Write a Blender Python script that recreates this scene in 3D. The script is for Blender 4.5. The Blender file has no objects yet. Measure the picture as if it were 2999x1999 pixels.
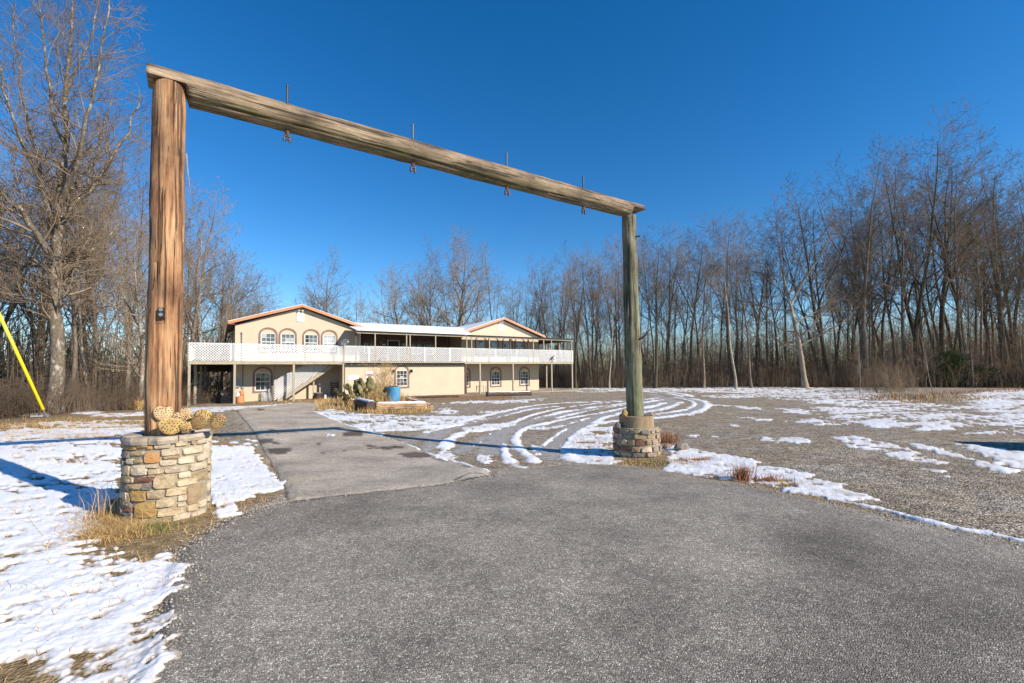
import bpy, math, random, time
import numpy as np
from mathutils import Vector, Matrix
T0 = time.time()
rad = math.radians
SC = bpy.context.scene
COL = SC.collection

# ------------------------------------------------------------------ camera
F, PITCH, ROLL, CX, CY, EYE = 1333.0, rad(2.27), -0.0115, 1499.5, 999.5 + 36.0, 1.65
cam = bpy.data.cameras.new('camera')
cam.sensor_width = 36.0
cam.lens = 36.0 * F / 2999.0
cam.shift_y = 36.0 / 2999.0
cam.clip_start = 0.05
cam.clip_end = 3000.0
cam_o = bpy.data.objects.new('camera', cam)
COL.objects.link(cam_o)
CAMR = Matrix.Rotation(math.pi / 2 + PITCH, 4, 'X') @ Matrix.Rotation(ROLL, 4, 'Z')
cam_o.matrix_world = Matrix.Translation((0, 0, EYE)) @ CAMR
SC.camera = cam_o

# ------------------------------------------------------------------ sky, sun, exposure
SUN = Vector((0.88, -0.475, 0)).normalized()
ELEV = rad(29.0)
w = bpy.data.worlds.new('World')
SC.world = w
w.use_nodes = True
nt = w.node_tree
bg = nt.nodes['Background']
sky = nt.nodes.new('ShaderNodeTexSky')
sky.sky_type = 'NISHITA'
sky.sun_disc = False
sky.sun_elevation = ELEV
sky.sun_rotation = math.atan2(SUN.x, SUN.y)
sky.altitude = 300
sky.air_density = 1.0
sky.dust_density = 0.0
sky.ozone_density = 3.6
gam = nt.nodes.new('ShaderNodeHueSaturation')
gam.inputs['Saturation'].default_value = 1.33
gam.inputs['Hue'].default_value = 0.503
nt.links.new(sky.outputs[0], gam.inputs['Color'])
nt.links.new(gam.outputs[0], bg.inputs['Color'])
bg.inputs['Strength'].default_value = 0.115
sl = bpy.data.lights.new('sun', 'SUN')
sl.energy = 4.8
sl.angle = rad(0.5)
sl.color = (1.0, 0.91, 0.79)
so = bpy.data.objects.new('sun', sl)
COL.objects.link(so)
sd = Vector((SUN.x * math.cos(ELEV), SUN.y * math.cos(ELEV), math.sin(ELEV)))
so.rotation_euler = sd.to_track_quat('Z', 'Y').to_euler()
so.location = (20, -12, 30)
SC.view_settings.view_transform = 'Standard'
SC.view_settings.look = 'None'
SC.view_settings.exposure = 0.52
SC.view_settings.gamma = 1.0
SC.view_settings.use_curve_mapping = False
SC.cycles.max_bounces = 5
SC.cycles.diffuse_bounces = 3
SC.cycles.transparent_max_bounces = 8

# ------------------------------------------------------------------ small helpers
def tag(o, label=None, cat=None, group=None, kind=None):
    if label: o['label'] = label
    if cat: o['category'] = cat
    if group: o['group'] = group
    if kind: o['kind'] = kind
    return o

def empty(name, loc=(0, 0, 0), rz=0.0):
    o = bpy.data.objects.new(name, None)
    COL.objects.link(o)
    o.location = loc
    o.rotation_euler = (0, 0, rz)
    o.empty_display_size = 0.2
    return o

def raw_mesh(name, V, Fq, mats, mi=None, smooth=False):
    """V (n,3) array, Fq list of faces or (m,k) int array"""
    me = bpy.data.meshes.new(name)
    if isinstance(Fq, np.ndarray):
        n, k = Fq.shape
        me.vertices.add(len(V))
        me.vertices.foreach_set('co', np.asarray(V, np.float32).ravel())
        me.loops.add(n * k)
        me.loops.foreach_set('vertex_index', Fq.astype(np.int32).ravel())
        me.polygons.add(n)
        me.polygons.foreach_set('loop_start', np.arange(0, n * k, k, dtype=np.int32))
        me.polygons.foreach_set('loop_total', np.full(n, k, np.int32))
        me.update(calc_edges=True)
    else:
        me.from_pydata([tuple(v) for v in V], [], Fq)
        me.update()
    for m in (mats if isinstance(mats, (list, tuple)) else [mats]):
        me.materials.append(m)
    if mi is not None:
        me.polygons.foreach_set('material_index', np.asarray(mi, np.int32))
    if smooth:
        me.polygons.foreach_set('use_smooth', np.ones(len(me.polygons), bool))
    return me

def link(name, me, parent=None, loc=None, rot=None):
    o = bpy.data.objects.new(name, me)
    COL.objects.link(o)
    if parent: o.parent = parent
    if loc is not None: o.location = loc
    if rot is not None: o.rotation_euler = rot
    return o

class MB:
    """collects simple solids, links them as ONE mesh object"""
    def __init__(s): s.v = []; s.f = []; s.m = []
    def add(s, vs, fs, mi=0):
        b = len(s.v)
        s.v += [tuple(v) for v in vs]
        s.f += [tuple(i + b for i in f) for f in fs]
        s.m += [mi] * len(fs)
        return s
    def box(s, x0, x1, y0, y1, z0, z1, mi=0):
        vs = [(x0, y0, z0), (x1, y0, z0), (x1, y1, z0), (x0, y1, z0), (x0, y0, z1), (x1, y0, z1), (x1, y1, z1), (x0, y1, z1)]
        return s.add(vs, [(0, 3, 2, 1), (4, 5, 6, 7), (0, 1, 5, 4), (1, 2, 6, 5), (2, 3, 7, 6), (3, 0, 4, 7)], mi)
    def bar(s, a, b, wd, th, up=(0, 0, 1), mi=0):
        a = Vector(a); b = Vector(b); d = (b - a).normalized()
        upv = Vector(up)
        x = d.cross(upv)
        if x.length < 1e-4: x = d.cross(Vector((0, 1, 0)))
        x.normalize(); y = x.cross(d)
        c = [x * wd / 2 + y * th / 2, x * wd / 2 - y * th / 2, -x * wd / 2 - y * th / 2, -x * wd / 2 + y * th / 2]
        return s.add([a + q for q in c] + [b + q for q in c],
                     [(0, 1, 2, 3), (7, 6, 5, 4), (0, 4, 5, 1), (1, 5, 6, 2), (2, 6, 7, 3), (3, 7, 4, 0)], mi)
    def tube(s, pts, rs, n=8, caps=True, mi=0):
        pts = [Vector(p) for p in pts]
        if not isinstance(rs, (list, tuple)): rs = [rs] * len(pts)
        b = len(s.v); px = None
        for i, p in enumerate(pts):
            d = (pts[min(i + 1, len(pts) - 1)] - pts[max(i - 1, 0)]).normalized()
            if px is None:
                px = d.cross(Vector((0, 0, 1)) if abs(d.z) < .9 else Vector((0, 1, 0))).normalized()
            else:
                px = (px - d * px.dot(d)).normalized()
            py = d.cross(px)
            for k in range(n):
                t = 2 * math.pi * k / n
                s.v.append(tuple(p + (px * math.cos(t) + py * math.sin(t)) * rs[i]))
        for i in range(len(pts) - 1):
            for k in range(n):
                k2 = (k + 1) % n
                s.f.append((b + i * n + k, b + i * n + k2, b + (i + 1) * n + k2, b + (i + 1) * n + k)); s.m.append(mi)
        if caps:
            s.f.append(tuple(b + k for k in range(n))[::-1]); s.m.append(mi)
            s.f.append(tuple(b + (len(pts) - 1) * n + k for k in range(n))); s.m.append(mi)
        return s
    def prism(s, poly, y0, y1, mi=0):
        """poly of (x,z), extruded along y"""
        n = len(poly)
        vs = [(x, y0, z) for x, z in poly] + [(x, y1, z) for x, z in poly]
        fs = [tuple(range(n)), tuple(range(2 * n - 1, n - 1, -1))]
        for i in range(n):
            j = (i + 1) % n
            fs.append((i, i + n, j + n, j))
        return s.add(vs, fs, mi)
    def build(s, name, mats, parent=None, smooth=False, loc=None, rot=None):
        return link(name, raw_mesh(name, s.v, s.f, mats, s.m, smooth), parent, loc, rot)

# ------------------------------------------------------------------ value noise in numpy
def _h(i, j, s):
    n = (i * 374761393 + j * 668265263 + s * 974634777) & 0xffffffff
    n = ((n ^ (n >> 13)) * 1274126177) & 0xffffffff
    return ((n ^ (n >> 16)) & 0xffff) / 65535.0
def vnoise(x, y, s=0):
    xi = np.floor(x).astype(np.int64); yi = np.floor(y).astype(np.int64)
    fx = x - xi; fy = y - yi
    fx = fx * fx * (3 - 2 * fx); fy = fy * fy * (3 - 2 * fy)
    a = _h(xi, yi, s); b = _h(xi + 1, yi, s); c = _h(xi, yi + 1, s); d = _h(xi + 1, yi + 1, s)
    return a + (b - a) * fx + (c - a) * fy + (a - b - c + d) * fx * fy
def fbm(x, y, s=0, o=4, g=0.5):
    t = 0; a = 1; n = 0
    for k in range(o):
        t = t + a * vnoise(x * 2 ** k + 17.3 * k, y * 2 ** k - 9.1 * k, s + k); n += a; a *= g
    return t / n
def sstep(a, b, x):
    t = np.clip((x - a) / (b - a), 0, 1)
    return t * t * (3 - 2 * t)

# ------------------------------------------------------------------ terrain
HO = np.array([-21.6, 30.3]); HU = np.array([.839, .544]); HV = np.array([-.544, .839])   # house frame on the ground
HA = math.atan2(.544, .839)
def hw(u, v): p = HO + HU * u + HV * v; return (p[0], p[1])
TP = [(0, 0, 0), (0, 3.5, 0), (3, 3, 0), (-3, 2, 0), (6, 5, -.05), (-4, 5.3, -.05), (-7, 5, .02), (-12, 10.9, .12), (-16, 15, .15), (-20, 20, .17), (-11, 14, .05),
      (-20.5, 25, -.15), (2.8, 10.3, -.35), (0, 7.5, -.12), (-3, 9, -.2), (-.5, 11.7, -.5), (-2, 12.6, -.45), (-4, 14, -.24), (-6.5, 14.8, -.25), (-9, 18, -.25), (6, 9, -.2), (10, 10, -.25), (16, 12, -.3),
      (6, 16, -.45), (0, 20, -.42), (-8, 26, -.3), (10, 25, -.45), (20, 30, -.5), (32, 40, -.5), (45, 50, -.5), (60, 55, -.5), (10, 50, -.5), (25, 58, -.5)]
for u, z in ((0, -.42), (2.7, -.4), (6.4, -.34), (10, -.22), (15, -.3), (20.6, -.33), (26, -.37), (30.6, -.44), (33.4, -.48)):
    for v in (0, 2.6):
        TP.append(hw(u, v) + (z,))
TP = np.array(TP)
def terrain(x, y):
    x = np.asarray(x, float); y = np.asarray(y, float)
    r = np.hypot(x, y)
    s2 = (1.6 + 0.075 * r) ** 2 * 2
    num = np.full(x.shape, -.45 * 0.02); den = np.full(x.shape, 0.02)
    for a, b, z in TP:
        wgt = np.exp(-((x - a) ** 2 + (y - b) ** 2) / s2)
        num = num + wgt * z; den = den + wgt
    z = num / den
    z = z + (fbm(x * .5, y * .5, 5, 2) - .5) * .035 * sstep(3, 9, r)
    cx = -20.9 - np.clip((y - 21) / 9, 0, 1) * 1.8
    z = z - 2.6 * sstep(0.3, 12, cx - x) * sstep(-5, 8, y)
    back = (x - HO[0]) * HV[0] + (y - HO[1]) * HV[1]
    z = z - 1.2 * sstep(12, 26, back) * sstep(12, -2, x)
    return z
def tz(x, y): return float(terrain(np.array([x]), np.array([y]))[0])
R3 = np.array(CAMR.to_3x3())
def ray(px, py):
    d = R3 @ np.array([(px - CX) / F, -(py - CY) / F, -1.0]); return d
def G(px, py):
    """ground point of the survey: where the sight line of a photo point meets the terrain"""
    d = ray(px, py); g = -.2
    for _ in range(25):
        t = (g - EYE) / d[2]
        if t < 0 or t > 140: t = 140.0
        g = .5 * g + .5 * tz(d[0] * t, d[1] * t)
    return (d[0] * t, d[1] * t)
def xat(px, Y):
    d = ray(px, 1080); return d[0] / d[1] * Y

# coordinate lists were read off enlarged crops of the photo: scale, x0, y0
ZA = (3.9217, 900, 1130); ZB = (3.3614, 1400, 1120); ZC = (2.3554, 2000, 1120); ZD = (2.6144, 0, 1180); Z0 = (1, 0, 0)
def W(z, pts, spline=False):
    P = np.array([G(z[1] + a / z[0], z[2] + b / z[0]) for a, b in pts])
    if spline and len(P) > 2:
        Q = np.vstack([2 * P[0] - P[1], P, 2 * P[-1] - P[-2]]); out = []
        for i in range(1, len(Q) - 2):
            for t in np.linspace(0, 1, 7)[:-1]:
                out.append(.5 * ((2 * Q[i]) + (-Q[i - 1] + Q[i + 1]) * t + (2 * Q[i - 1] - 5 * Q[i] + 4 * Q[i + 1] - Q[i + 2]) * t * t + (-Q[i - 1] + 3 * Q[i] - 3 * Q[i + 1] + Q[i + 2]) * t ** 3))
        out.append(P[-1]); P = np.array(out)
    return P
def segdist(x, y, P, closed=False):
    d = np.full(x.shape, 1e9)
    n = len(P)
    for i in range(n if closed else n - 1):
        ax, ay = P[i]; bx, by = P[(i + 1) % n]
        dx, dy = bx - ax, by - ay; L = dx * dx + dy * dy + 1e-12
        t = np.clip(((x - ax) * dx + (y - ay) * dy) / L, 0, 1)
        d = np.minimum(d, (x - ax - t * dx) ** 2 + (y - ay - t * dy) ** 2)
    return np.sqrt(d)
def inside(x, y, P):
    c = np.zeros(x.shape, bool); n = len(P)
    for i in range(n):
        ax, ay = P[i]; bx, by = P[(i + 1) % n]
        if ay == by: continue
        m = ((ay > y) != (by > y)) & (x < (bx - ax) * (y - ay) / (by - ay) + ax)
        c ^= m
    return c
def local(fn, x, y, P, margin, default):
    """evaluate fn only near the polyline P"""
    lo = P.min(0) - margin; hi = P.max(0) + margin
    m = (x > lo[0]) & (x < hi[0]) & (y > lo[1]) & (y < hi[1])
    out = np.full(x.shape, default, float)
    if m.any(): out[m] = fn(x[m], y[m])
    return out
def sdpoly(x, y, P, margin=3.0):
    def f(a, b):
        d = segdist(a, b, P, True); return np.where(inside(a, b, P), d, -d)
    return local(f, x, y, P, margin, -9.0)
def dcurve(x, y, P, margin=1.5):
    return local(lambda a, b: segdist(a, b, P), x, y, P, margin, 9.0)

# ------------------------------------------------------------------ materials
def new_mat(name):
    m = bpy.data.materials.new(name); m.use_nodes = True
    n = m.node_tree.nodes; return m, n, m.node_tree.links, n['Principled BSDF']
def ramp(n, stops, interp='LINEAR'):
    r = n.new('ShaderNodeValToRGB'); r.color_ramp.interpolation = interp
    e = r.color_ramp.elements
    while len(e) < len(stops): e.new(.5)
    for k, (p, c) in enumerate(stops):
        e[k].position = p; e[k].color = (c[0], c[1], c[2], 1) if not isinstance(c, (int, float)) else (c, c, c, 1)
    return r
def coords(n, l, kind='Object', scale=(1, 1, 1)):
    if kind == 'Position':
        g = n.new('ShaderNodeNewGeometry'); out = g.outputs['Position']
    else:
        g = n.new('ShaderNodeTexCoord'); out = g.outputs[kind]
    mp = n.new('ShaderNodeMapping'); mp.inputs['Scale'].default_value = scale
    l.new(out, mp.inputs['Vector']); return mp.outputs[0]
def noise(n, l, vec, scale, detail=5, rough=.6, dist=0):
    t = n.new('ShaderNodeTexNoise'); t.inputs['Scale'].default_value = scale; t.inputs['Detail'].default_value = detail
    t.inputs['Roughness'].default_value = rough; t.inputs['Distortion'].default_value = dist
    l.new(vec, t.inputs['Vector']); return t.outputs[0]
def mix(n, l, fac, a, b, mode='MIX'):
    m = n.new('ShaderNodeMix'); m.data_type = 'RGBA'; m.blend_type = mode
    for k, v in ((0, fac), (6, a), (7, b)):
        s = m.inputs[k]
        if hasattr(v, 'links'): l.new(v, s)
        elif isinstance(v, (int, float)): s.default_value = v if k == 0 else (v, v, v, 1)
        else: s.default_value = (v[0], v[1], v[2], 1)
    return m.outputs[2]
def math_(n, l, op, a, b=0.0, clamp=False):
    m = n.new('ShaderNodeMath'); m.operation = op; m.use_clamp = clamp
    for s, v in ((m.inputs[0], a), (m.inputs[1], b)):
        if hasattr(v, 'links'): l.new(v, s)
        else: s.default_value = v
    return m.outputs[0]
def bump(n, l, h, strength, dist, bsdf, prev=None):
    b = n.new('ShaderNodeBump'); b.inputs['Strength'].default_value = strength; b.inputs['Distance'].default_value = dist
    l.new(h, b.inputs['Height'])
    if prev: l.new(prev, b.inputs['Normal'])
    l.new(b.outputs[0], bsdf.inputs['Normal']); return b.outputs[0]
def simple(name, c1, c2=None, rough=.8, scale=6, stretch=(1, 1, 1), bs=.3, bd=.01, metal=0, detail=6, lo=.35, hi=.65, rnd=0.0, kind='Object', spec=None):
    m, n, l, b = new_mat(name)
    b.inputs['Roughness'].default_value = rough; b.inputs['Metallic'].default_value = metal
    if spec is not None: b.inputs['Specular IOR Level'].default_value = spec
    if c2 is None: c2 = tuple(x * .75 for x in c1)
    v = coords(n, l, kind, stretch)
    h = noise(n, l, v, scale, detail)
    r = ramp(n, [(lo, c2), (hi, c1)]); l.new(h, r.inputs[0]); c = r.outputs[0]
    if rnd:
        oi = n.new('ShaderNodeObjectInfo')
        f = math_(n, l, 'MULTIPLY_ADD', oi.outputs['Random'], rnd * 2); n[-1].inputs[2].default_value = 1 - rnd
        c = mix(n, l, 1.0, c, f, 'MULTIPLY')
    l.new(c, b.inputs['Base Color'])
    if bs: bump(n, l, h, bs, bd, b)
    return m

def mat_wood(name, base, dark, light, crack=.75, moss=None, mossdir=None, axis='Z', sc=1.0, mossaxis='Z', moss_lo=.1, moss_hi=-.1):
    m, n, l, b = new_mat(name); b.inputs['Roughness'].default_value = .85
    st = {'Z': (11, 11, .9), 'X': (.9, 11, 11)}[axis]
    v = coords(n, l, 'Object', tuple(q * sc for q in st))
    g1 = noise(n, l, v, 1.6, 8, .65, .25)
    r = ramp(n, [(.3, dark), (.46, base), (.7, light)]); l.new(g1, r.inputs[0])
    st2 = {'Z': (17, 17, .5), 'X': (.5, 17, 17)}[axis]
    v2 = coords(n, l, 'Object', tuple(q * sc for q in st2))
    g2 = noise(n, l, v2, 1.1, 3, .5, .4)
    r2 = ramp(n, [(.39, .06), (.435, 1), (1, 1)]); l.new(g2, r2.inputs[0])
    c = mix(n, l, crack, r.outputs[0], mix(n, l, 1.0, r.outputs[0], r2.outputs[0], 'MULTIPLY'))
    v3 = coords(n, l, 'Object', (1, 1, 1)); g3 = noise(n, l, v3, 1.3, 5, .6)
    r3 = ramp(n, [(.32, .42), (.62, 1.15)]); l.new(g3, r3.inputs[0])
    c = mix(n, l, 1.0, c, r3.outputs[0], 'MULTIPLY')
    # fine long grain
    v4 = coords(n, l, 'Object', {'Z': (70, 70, 1.2), 'X': (1.2, 70, 70)}[axis]); g4 = noise(n, l, v4, 1.5, 4, .6)
    r4 = ramp(n, [(.3, .7), (.6, 1.08)]); l.new(g4, r4.inputs[0]); c = mix(n, l, 1.0, c, r4.outputs[0], 'MULTIPLY')
    # knots
    vk = coords(n, l, 'Object', {'Z': (3.2, 3.2, 1.1), 'X': (1.1, 3.2, 3.2)}[axis])
    vo = n.new('ShaderNodeTexVoronoi'); vo.inputs['Scale'].default_value = 1.3; l.new(vk, vo.inputs['Vector'])
    rk = ramp(n, [(.05, .25), (.11, 1)]); l.new(vo.outputs['Distance'], rk.inputs[0]); c = mix(n, l, .8, c, mix(n, l, 1.0, c, rk.outputs[0], 'MULTIPLY'))
    if moss:
        tc = n.new('ShaderNodeTexCoord'); sp = n.new('ShaderNodeSeparateXYZ'); l.new(tc.outputs['Object'], sp.inputs[0])
        mr = n.new('ShaderNodeMapRange'); l.new(sp.outputs[mossaxis], mr.inputs[0]); mr.inputs[1].default_value = moss_lo; mr.inputs[2].default_value = moss_hi
        gm = noise(n, l, coords(n, l, 'Object', {'Z': (3, 3, 1), 'X': (1, 3, 3)}[axis]), 2, 6, .65)
        rm = ramp(n, [(.42, 0), (.62, 1)]); l.new(gm, rm.inputs[0])
        f = math_(n, l, 'MULTIPLY', mr.outputs[0], rm.outputs[0]); c = mix(n, l, f, c, moss)
    l.new(c, b.inputs['Base Color'])
    hh = math_(n, l, 'ADD', math_(n, l, 'MULTIPLY', r2.outputs[0], 1.0), math_(n, l, 'MULTIPLY', g4, .5))
    bump(n, l, hh, 1.0, .02, b)
    return m

M = {}
M['post_left'] = mat_wood('orange_pine_wood', (.34, .16, .07), (.09, .042, .02), (.57, .37, .19), axis='X')
M['post_right'] = mat_wood('green_weathered_wood', (.19, .17, .105), (.08, .075, .045), (.34, .30, .20), moss=(.10, .125, .04), axis='X', mossaxis='X', moss_lo=5.5, moss_hi=-1.0)
M['beam'] = mat_wood('grey_weathered_wood', (.235, .165, .10), (.06, .04, .026), (.46, .35, .23), axis='X', moss=(.10, .115, .03), mossaxis='Z', moss_lo=-.02, moss_hi=-.2)
M['grey_wood'] = simple('grey_deck_wood', (.48, .41, .30), (.28, .235, .17), .9, 3, (1, 1, 8), .4, .01)
M['brown_wood'] = simple('brown_wood', (.16, .10, .065), (.07, .045, .03), .85, 4, (1, 1, 4), .3, .01)
M['log'] = mat_wood('log_wood', (.42, .26, .13), (.20, .12, .06), (.58, .42, .27), axis='X')
M['dark_log'] = simple('dark_log_wood', (.13, .085, .06), (.05, .035, .028), .9, 3, (.4, 5, 5), .6, .02)
M['stucco'] = simple('tan_stucco', (.60, .49, .355), (.53, .43, .31), .92, 1.2, (1, 1, 1.2), .25, .006, lo=.25, hi=.75, kind='Position')
M['trim'] = simple('brown_trim', (.28, .18, .14), (.19, .12, .09), .8, 4, bs=.3)
M['fascia'] = simple('orange_fascia', (.56, .24, .11), (.46, .19, .09), .6, 2, bs=.1)
M['white'] = simple('white_paint', (.82, .81, .78), (.74, .73, .70), .55, 3, bs=.05)
M['lattice'] = simple('white_lattice', (.86, .86, .85), (.76, .75, .73), .6, 1.5, bs=.05)
M['black'] = simple('black_plastic', (.02, .02, .022), (.012, .012, .013), .5, 8, bs=.1)
M['dark_metal'] = simple('dark_rusty_metal', (.06, .05, .045), (.13, .055, .03), .6, 25, metal=.5, bs=.2, bd=.002)
M['rust'] = simple('rusty_metal', (.22, .10, .05), (.09, .05, .035), .75, 20, metal=.3, bs=.4, bd=.003)
M['grey_metal'] = simple('grey_metal', (.30, .31, .33), (.22, .23, .25), .45, 4, metal=.4, bs=.05)
M['roof_dark'] = simple('dark_roof_edge', (.05, .05, .055), (.03, .03, .03), .6, 4, bs=.1)
M['siding'] = simple('brown_siding', (.20, .145, .11), (.13, .095, .07), .8, 2, (1, 1, 8), .3)
M['blue'] = simple('blue_plastic', (.05, .24, .46), (.10, .33, .52), .5, 3, (1, 1, .5), .1, lo=.4, hi=.7)
M['orange'] = simple('orange_plastic', (.60, .25, .09), (.42, .17, .07), .6, 4, bs=.1)
M['yellow'] = simple('yellow_plastic', (.80, .62, .01), (.74, .55, .01), .35, 3, bs=.02)
M['red'] = simple('red_paint', (.6, .03, .03), None, .6, 3, bs=0)
M['concrete'] = simple('stained_concrete', (.40, .31, .19), (.22, .14, .075), .9, 2.2, (1, 1, .35), .3, .01, kind='Position')
M['slab'] = simple('slab_concrete', (.42, .35, .26), (.30, .24, .17), .9, 2, bs=.3, kind='Position')
M['mortar'] = simple('mortar', (.34, .29, .20), (.24, .21, .145), .95, 9, bs=.6, bd=.01)
M['soil'] = simple('dark_soil', (.10, .075, .05), (.05, .04, .03), .95, 9, bs=.8, bd=.02, kind='Position')
M['beige_cap'] = simple('cap_stone', (.46, .38, .285), (.24, .19, .14), .9, 7, bs=1.0, bd=.03, detail=9, rnd=.12)

def mat_stone(name, c1, c2, rnd=.14):
    m, n, l, b = new_mat(name); b.inputs['Roughness'].default_value = .9
    v = coords(n, l, 'Position', (1, 1, 1.6)); h = noise(n, l, v, 9, 8, .65, .3)
    r = ramp(n, [(.33, c2), (.6, c1)]); l.new(h, r.inputs[0])
    oi = n.new('ShaderNodeObjectInfo'); f = math_(n, l, 'MULTIPLY_ADD', oi.outputs['Random'], rnd * 2); n[-1].inputs[2].default_value = 1 - rnd
    l.new(mix(n, l, 1.0, r.outputs[0], f, 'MULTIPLY'), b.inputs['Base Color'])
    h2 = noise(n, l, v, 30, 6, .75); bump(n, l, math_(n, l, 'ADD', h, math_(n, l, 'MULTIPLY', h2, .7)), 1.0, .025, b)
    return m
ST = {'t': mat_stone('tan_stone', (.60, .47, .29), (.36, .255, .15)), 'g': mat_stone('pale_grey_stone', (.66, .545, .39), (.42, .32, .22)),
      'o': mat_stone('orange_stone', (.60, .27, .07), (.50, .38, .25)), 'y': mat_stone('golden_stone', (.50, .31, .10), (.38, .24, .10)),
      'r': mat_stone('dark_red_stone', (.21, .075, .045), (.30, .16, .11)), 'b': mat_stone('brown_stone', (.40, .29, .16), (.28, .20, .12)),
      'k': mat_stone('grey_brown_stone', (.30, .25, .20), (.17, .14, .12)), 'p': mat_stone('pinkish_stone', (.42, .29, .21), (.26, .19, .15))}

def mat_glass(name, c, rough=.06):
    m, n, l, b = new_mat(name); b.inputs['Roughness'].default_value = rough
    v = coords(n, l, 'Position'); h = noise(n, l, v, 1.6, 2)
    r = ramp(n, [(.35, tuple(q * .5 for q in c)), (.65, c)]); l.new(h, r.inputs[0]); l.new(r.outputs[0], b.inputs['Base Color'])
    return m
M['glass'] = mat_glass('window_glass', (.035, .045, .05)); M['blind'] = mat_glass('window_glass_with_blind', (.50, .52, .52)); M['curtain'] = mat_glass('window_glass_grey', (.17, .19, .20))

def mat_bark(name, c1, c2, lich=None, rnd=.18):
    m, n, l, b = new_mat(name); b.inputs['Roughness'].default_value = .95; b.inputs['Specular IOR Level'].default_value = .15
    v = coords(n, l, 'Object', (5, 5, 1.3)); h = noise(n, l, v, 3, 7, .7)
    r = ramp(n, [(.36, c2), (.62, c1)]); l.new(h, r.inputs[0]); c = r.outputs[0]
    if lich:
        g = noise(n, l, coords(n, l, 'Object', (1, 1, .5)), 2.2, 6, .7); rr = ramp(n, [(.52, 0), (.63, 1)]); l.new(g, rr.inputs[0])
        c = mix(n, l, rr.outputs[0], c, lich)
    oi = n.new('ShaderNodeObjectInfo'); f = math_(n, l, 'MULTIPLY_ADD', oi.outputs['Random'], rnd * 2); n[-1].inputs[2].default_value = 1 - rnd
    l.new(mix(n, l, 1.0, c, f, 'MULTIPLY'), b.inputs['Base Color'])
    bump(n, l, h, .8, .04, b)
    return m
M['bark_pale'] = mat_bark('pale_bark', (.37, .30, .22), (.19, .145, .105), (.45, .42, .35))
M['bark_grey'] = mat_bark('grey_bark', (.22, .17, .125), (.105, .08, .06), (.26, .23, .18))
M['bark_dark'] = mat_bark('dark_mossy_bark', (.13, .105, .075), (.055, .045, .033), (.085, .10, .045))
M['oak_bark'] = mat_bark('oak_bark', (.22, .175, .125), (.075, .058, .042), (.42, .38, .31)); nn = M['oak_bark'].node_tree.nodes
for q_ in nn:
    if q_.type == 'MAPPING': q_.inputs['Scale'].default_value = tuple(v_ * 2.6 for v_ in q_.inputs['Scale'].default_value)
M['twig'] = simple('twig_bark', (.31, .235, .165), (.20, .15, .10), .95, .5, bs=0, rnd=.2, kind='Position', spec=.1)
M['twig_dark'] = simple('dark_twig_bark', (.21, .16, .11), (.125, .095, .065), .95, .5, bs=0, rnd=.2, kind='Position', spec=.1)
M['brush'] = simple('brush_stems', (.24, .175, .12), (.11, .08, .055), .95, .35, bs=0, kind='Position', spec=.1)
M['dry_grass'] = simple('dry_grass_blades', (.62, .43, .19), (.38, .23, .095), .9, 3, bs=0, kind='Position', spec=.1)
M['green_grass'] = simple('green_grass_blades', (.14, .19, .045), (.30, .25, .10), .9, 5, bs=0, kind='Position', spec=.1)
M['red_grass'] = simple('russet_grass_blades', (.42, .17, .075), (.26, .11, .05), .9, 5, bs=0, kind='Position', spec=.1)
M['leaf'] = simple('dry_oak_leaves', (.50, .20, .06), (.30, .13, .05), .9, 3, bs=0, kind='Position')
M['cedar'] = simple('cedar_needles', (.16, .18, .04), (.07, .09, .025), .9, 3, bs=0, kind='Position')
M['pad_gold'] = simple('golden_cactus_pad', (.48, .37, .12), (.36, .18, .08), .7, 9, lo=.35, hi=.6, bs=.3, bd=.004)
M['pad_pale'] = simple('pale_cactus_pad', (.56, .43, .22), (.42, .25, .13), .7, 9, lo=.35, hi=.6, bs=.3, bd=.004)
M['pad_green'] = simple('olive_cactus_pad', (.24, .20, .06), (.34, .17, .08), .7, 9, bs=.3, bd=.004)
M['pad_dark'] = simple('green_cactus_pad', (.13, .125, .045), (.27, .20, .085), .7, 2, bs=.2, kind='Position')
M['spot'] = simple('cactus_areole', (.10, .045, .02), None, .8, 3, bs=0)

def mat_snow(name):
    m, n, l, b = new_mat(name); b.inputs['Roughness'].default_value = .55; b.inputs['Specular IOR Level'].default_value = .3
    v = coords(n, l, 'Position'); a = n.new('ShaderNodeAttribute'); a.attribute_name = 'depth'
    h = noise(n, l, v, 14, 7, .7); h2 = noise(n, l, v, 3, 4, .6)
    dirt = ramp(n, [(0, (.40, .33, .25)), (.22, (.66, .62, .57)), (.55, (.85, .86, .88))])
    l.new(math_(n, l, 'ADD', a.outputs['Fac'], math_(n, l, 'MULTIPLY', math_(n, l, 'SUBTRACT', h, .5), .45)), dirt.inputs[0])
    l.new(dirt.outputs[0], b.inputs['Base Color'])
    p = bump(n, l, h, .45, .012, b); bump(n, l, h2, .6, .05, b, p)
    return m
M['snow'] = mat_snow('melting_snow')
M['roof_snow'] = simple('roof_snow', (.88, .88, .90), (.80, .81, .84), .6, 3, bs=.3, bd=.01)

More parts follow.
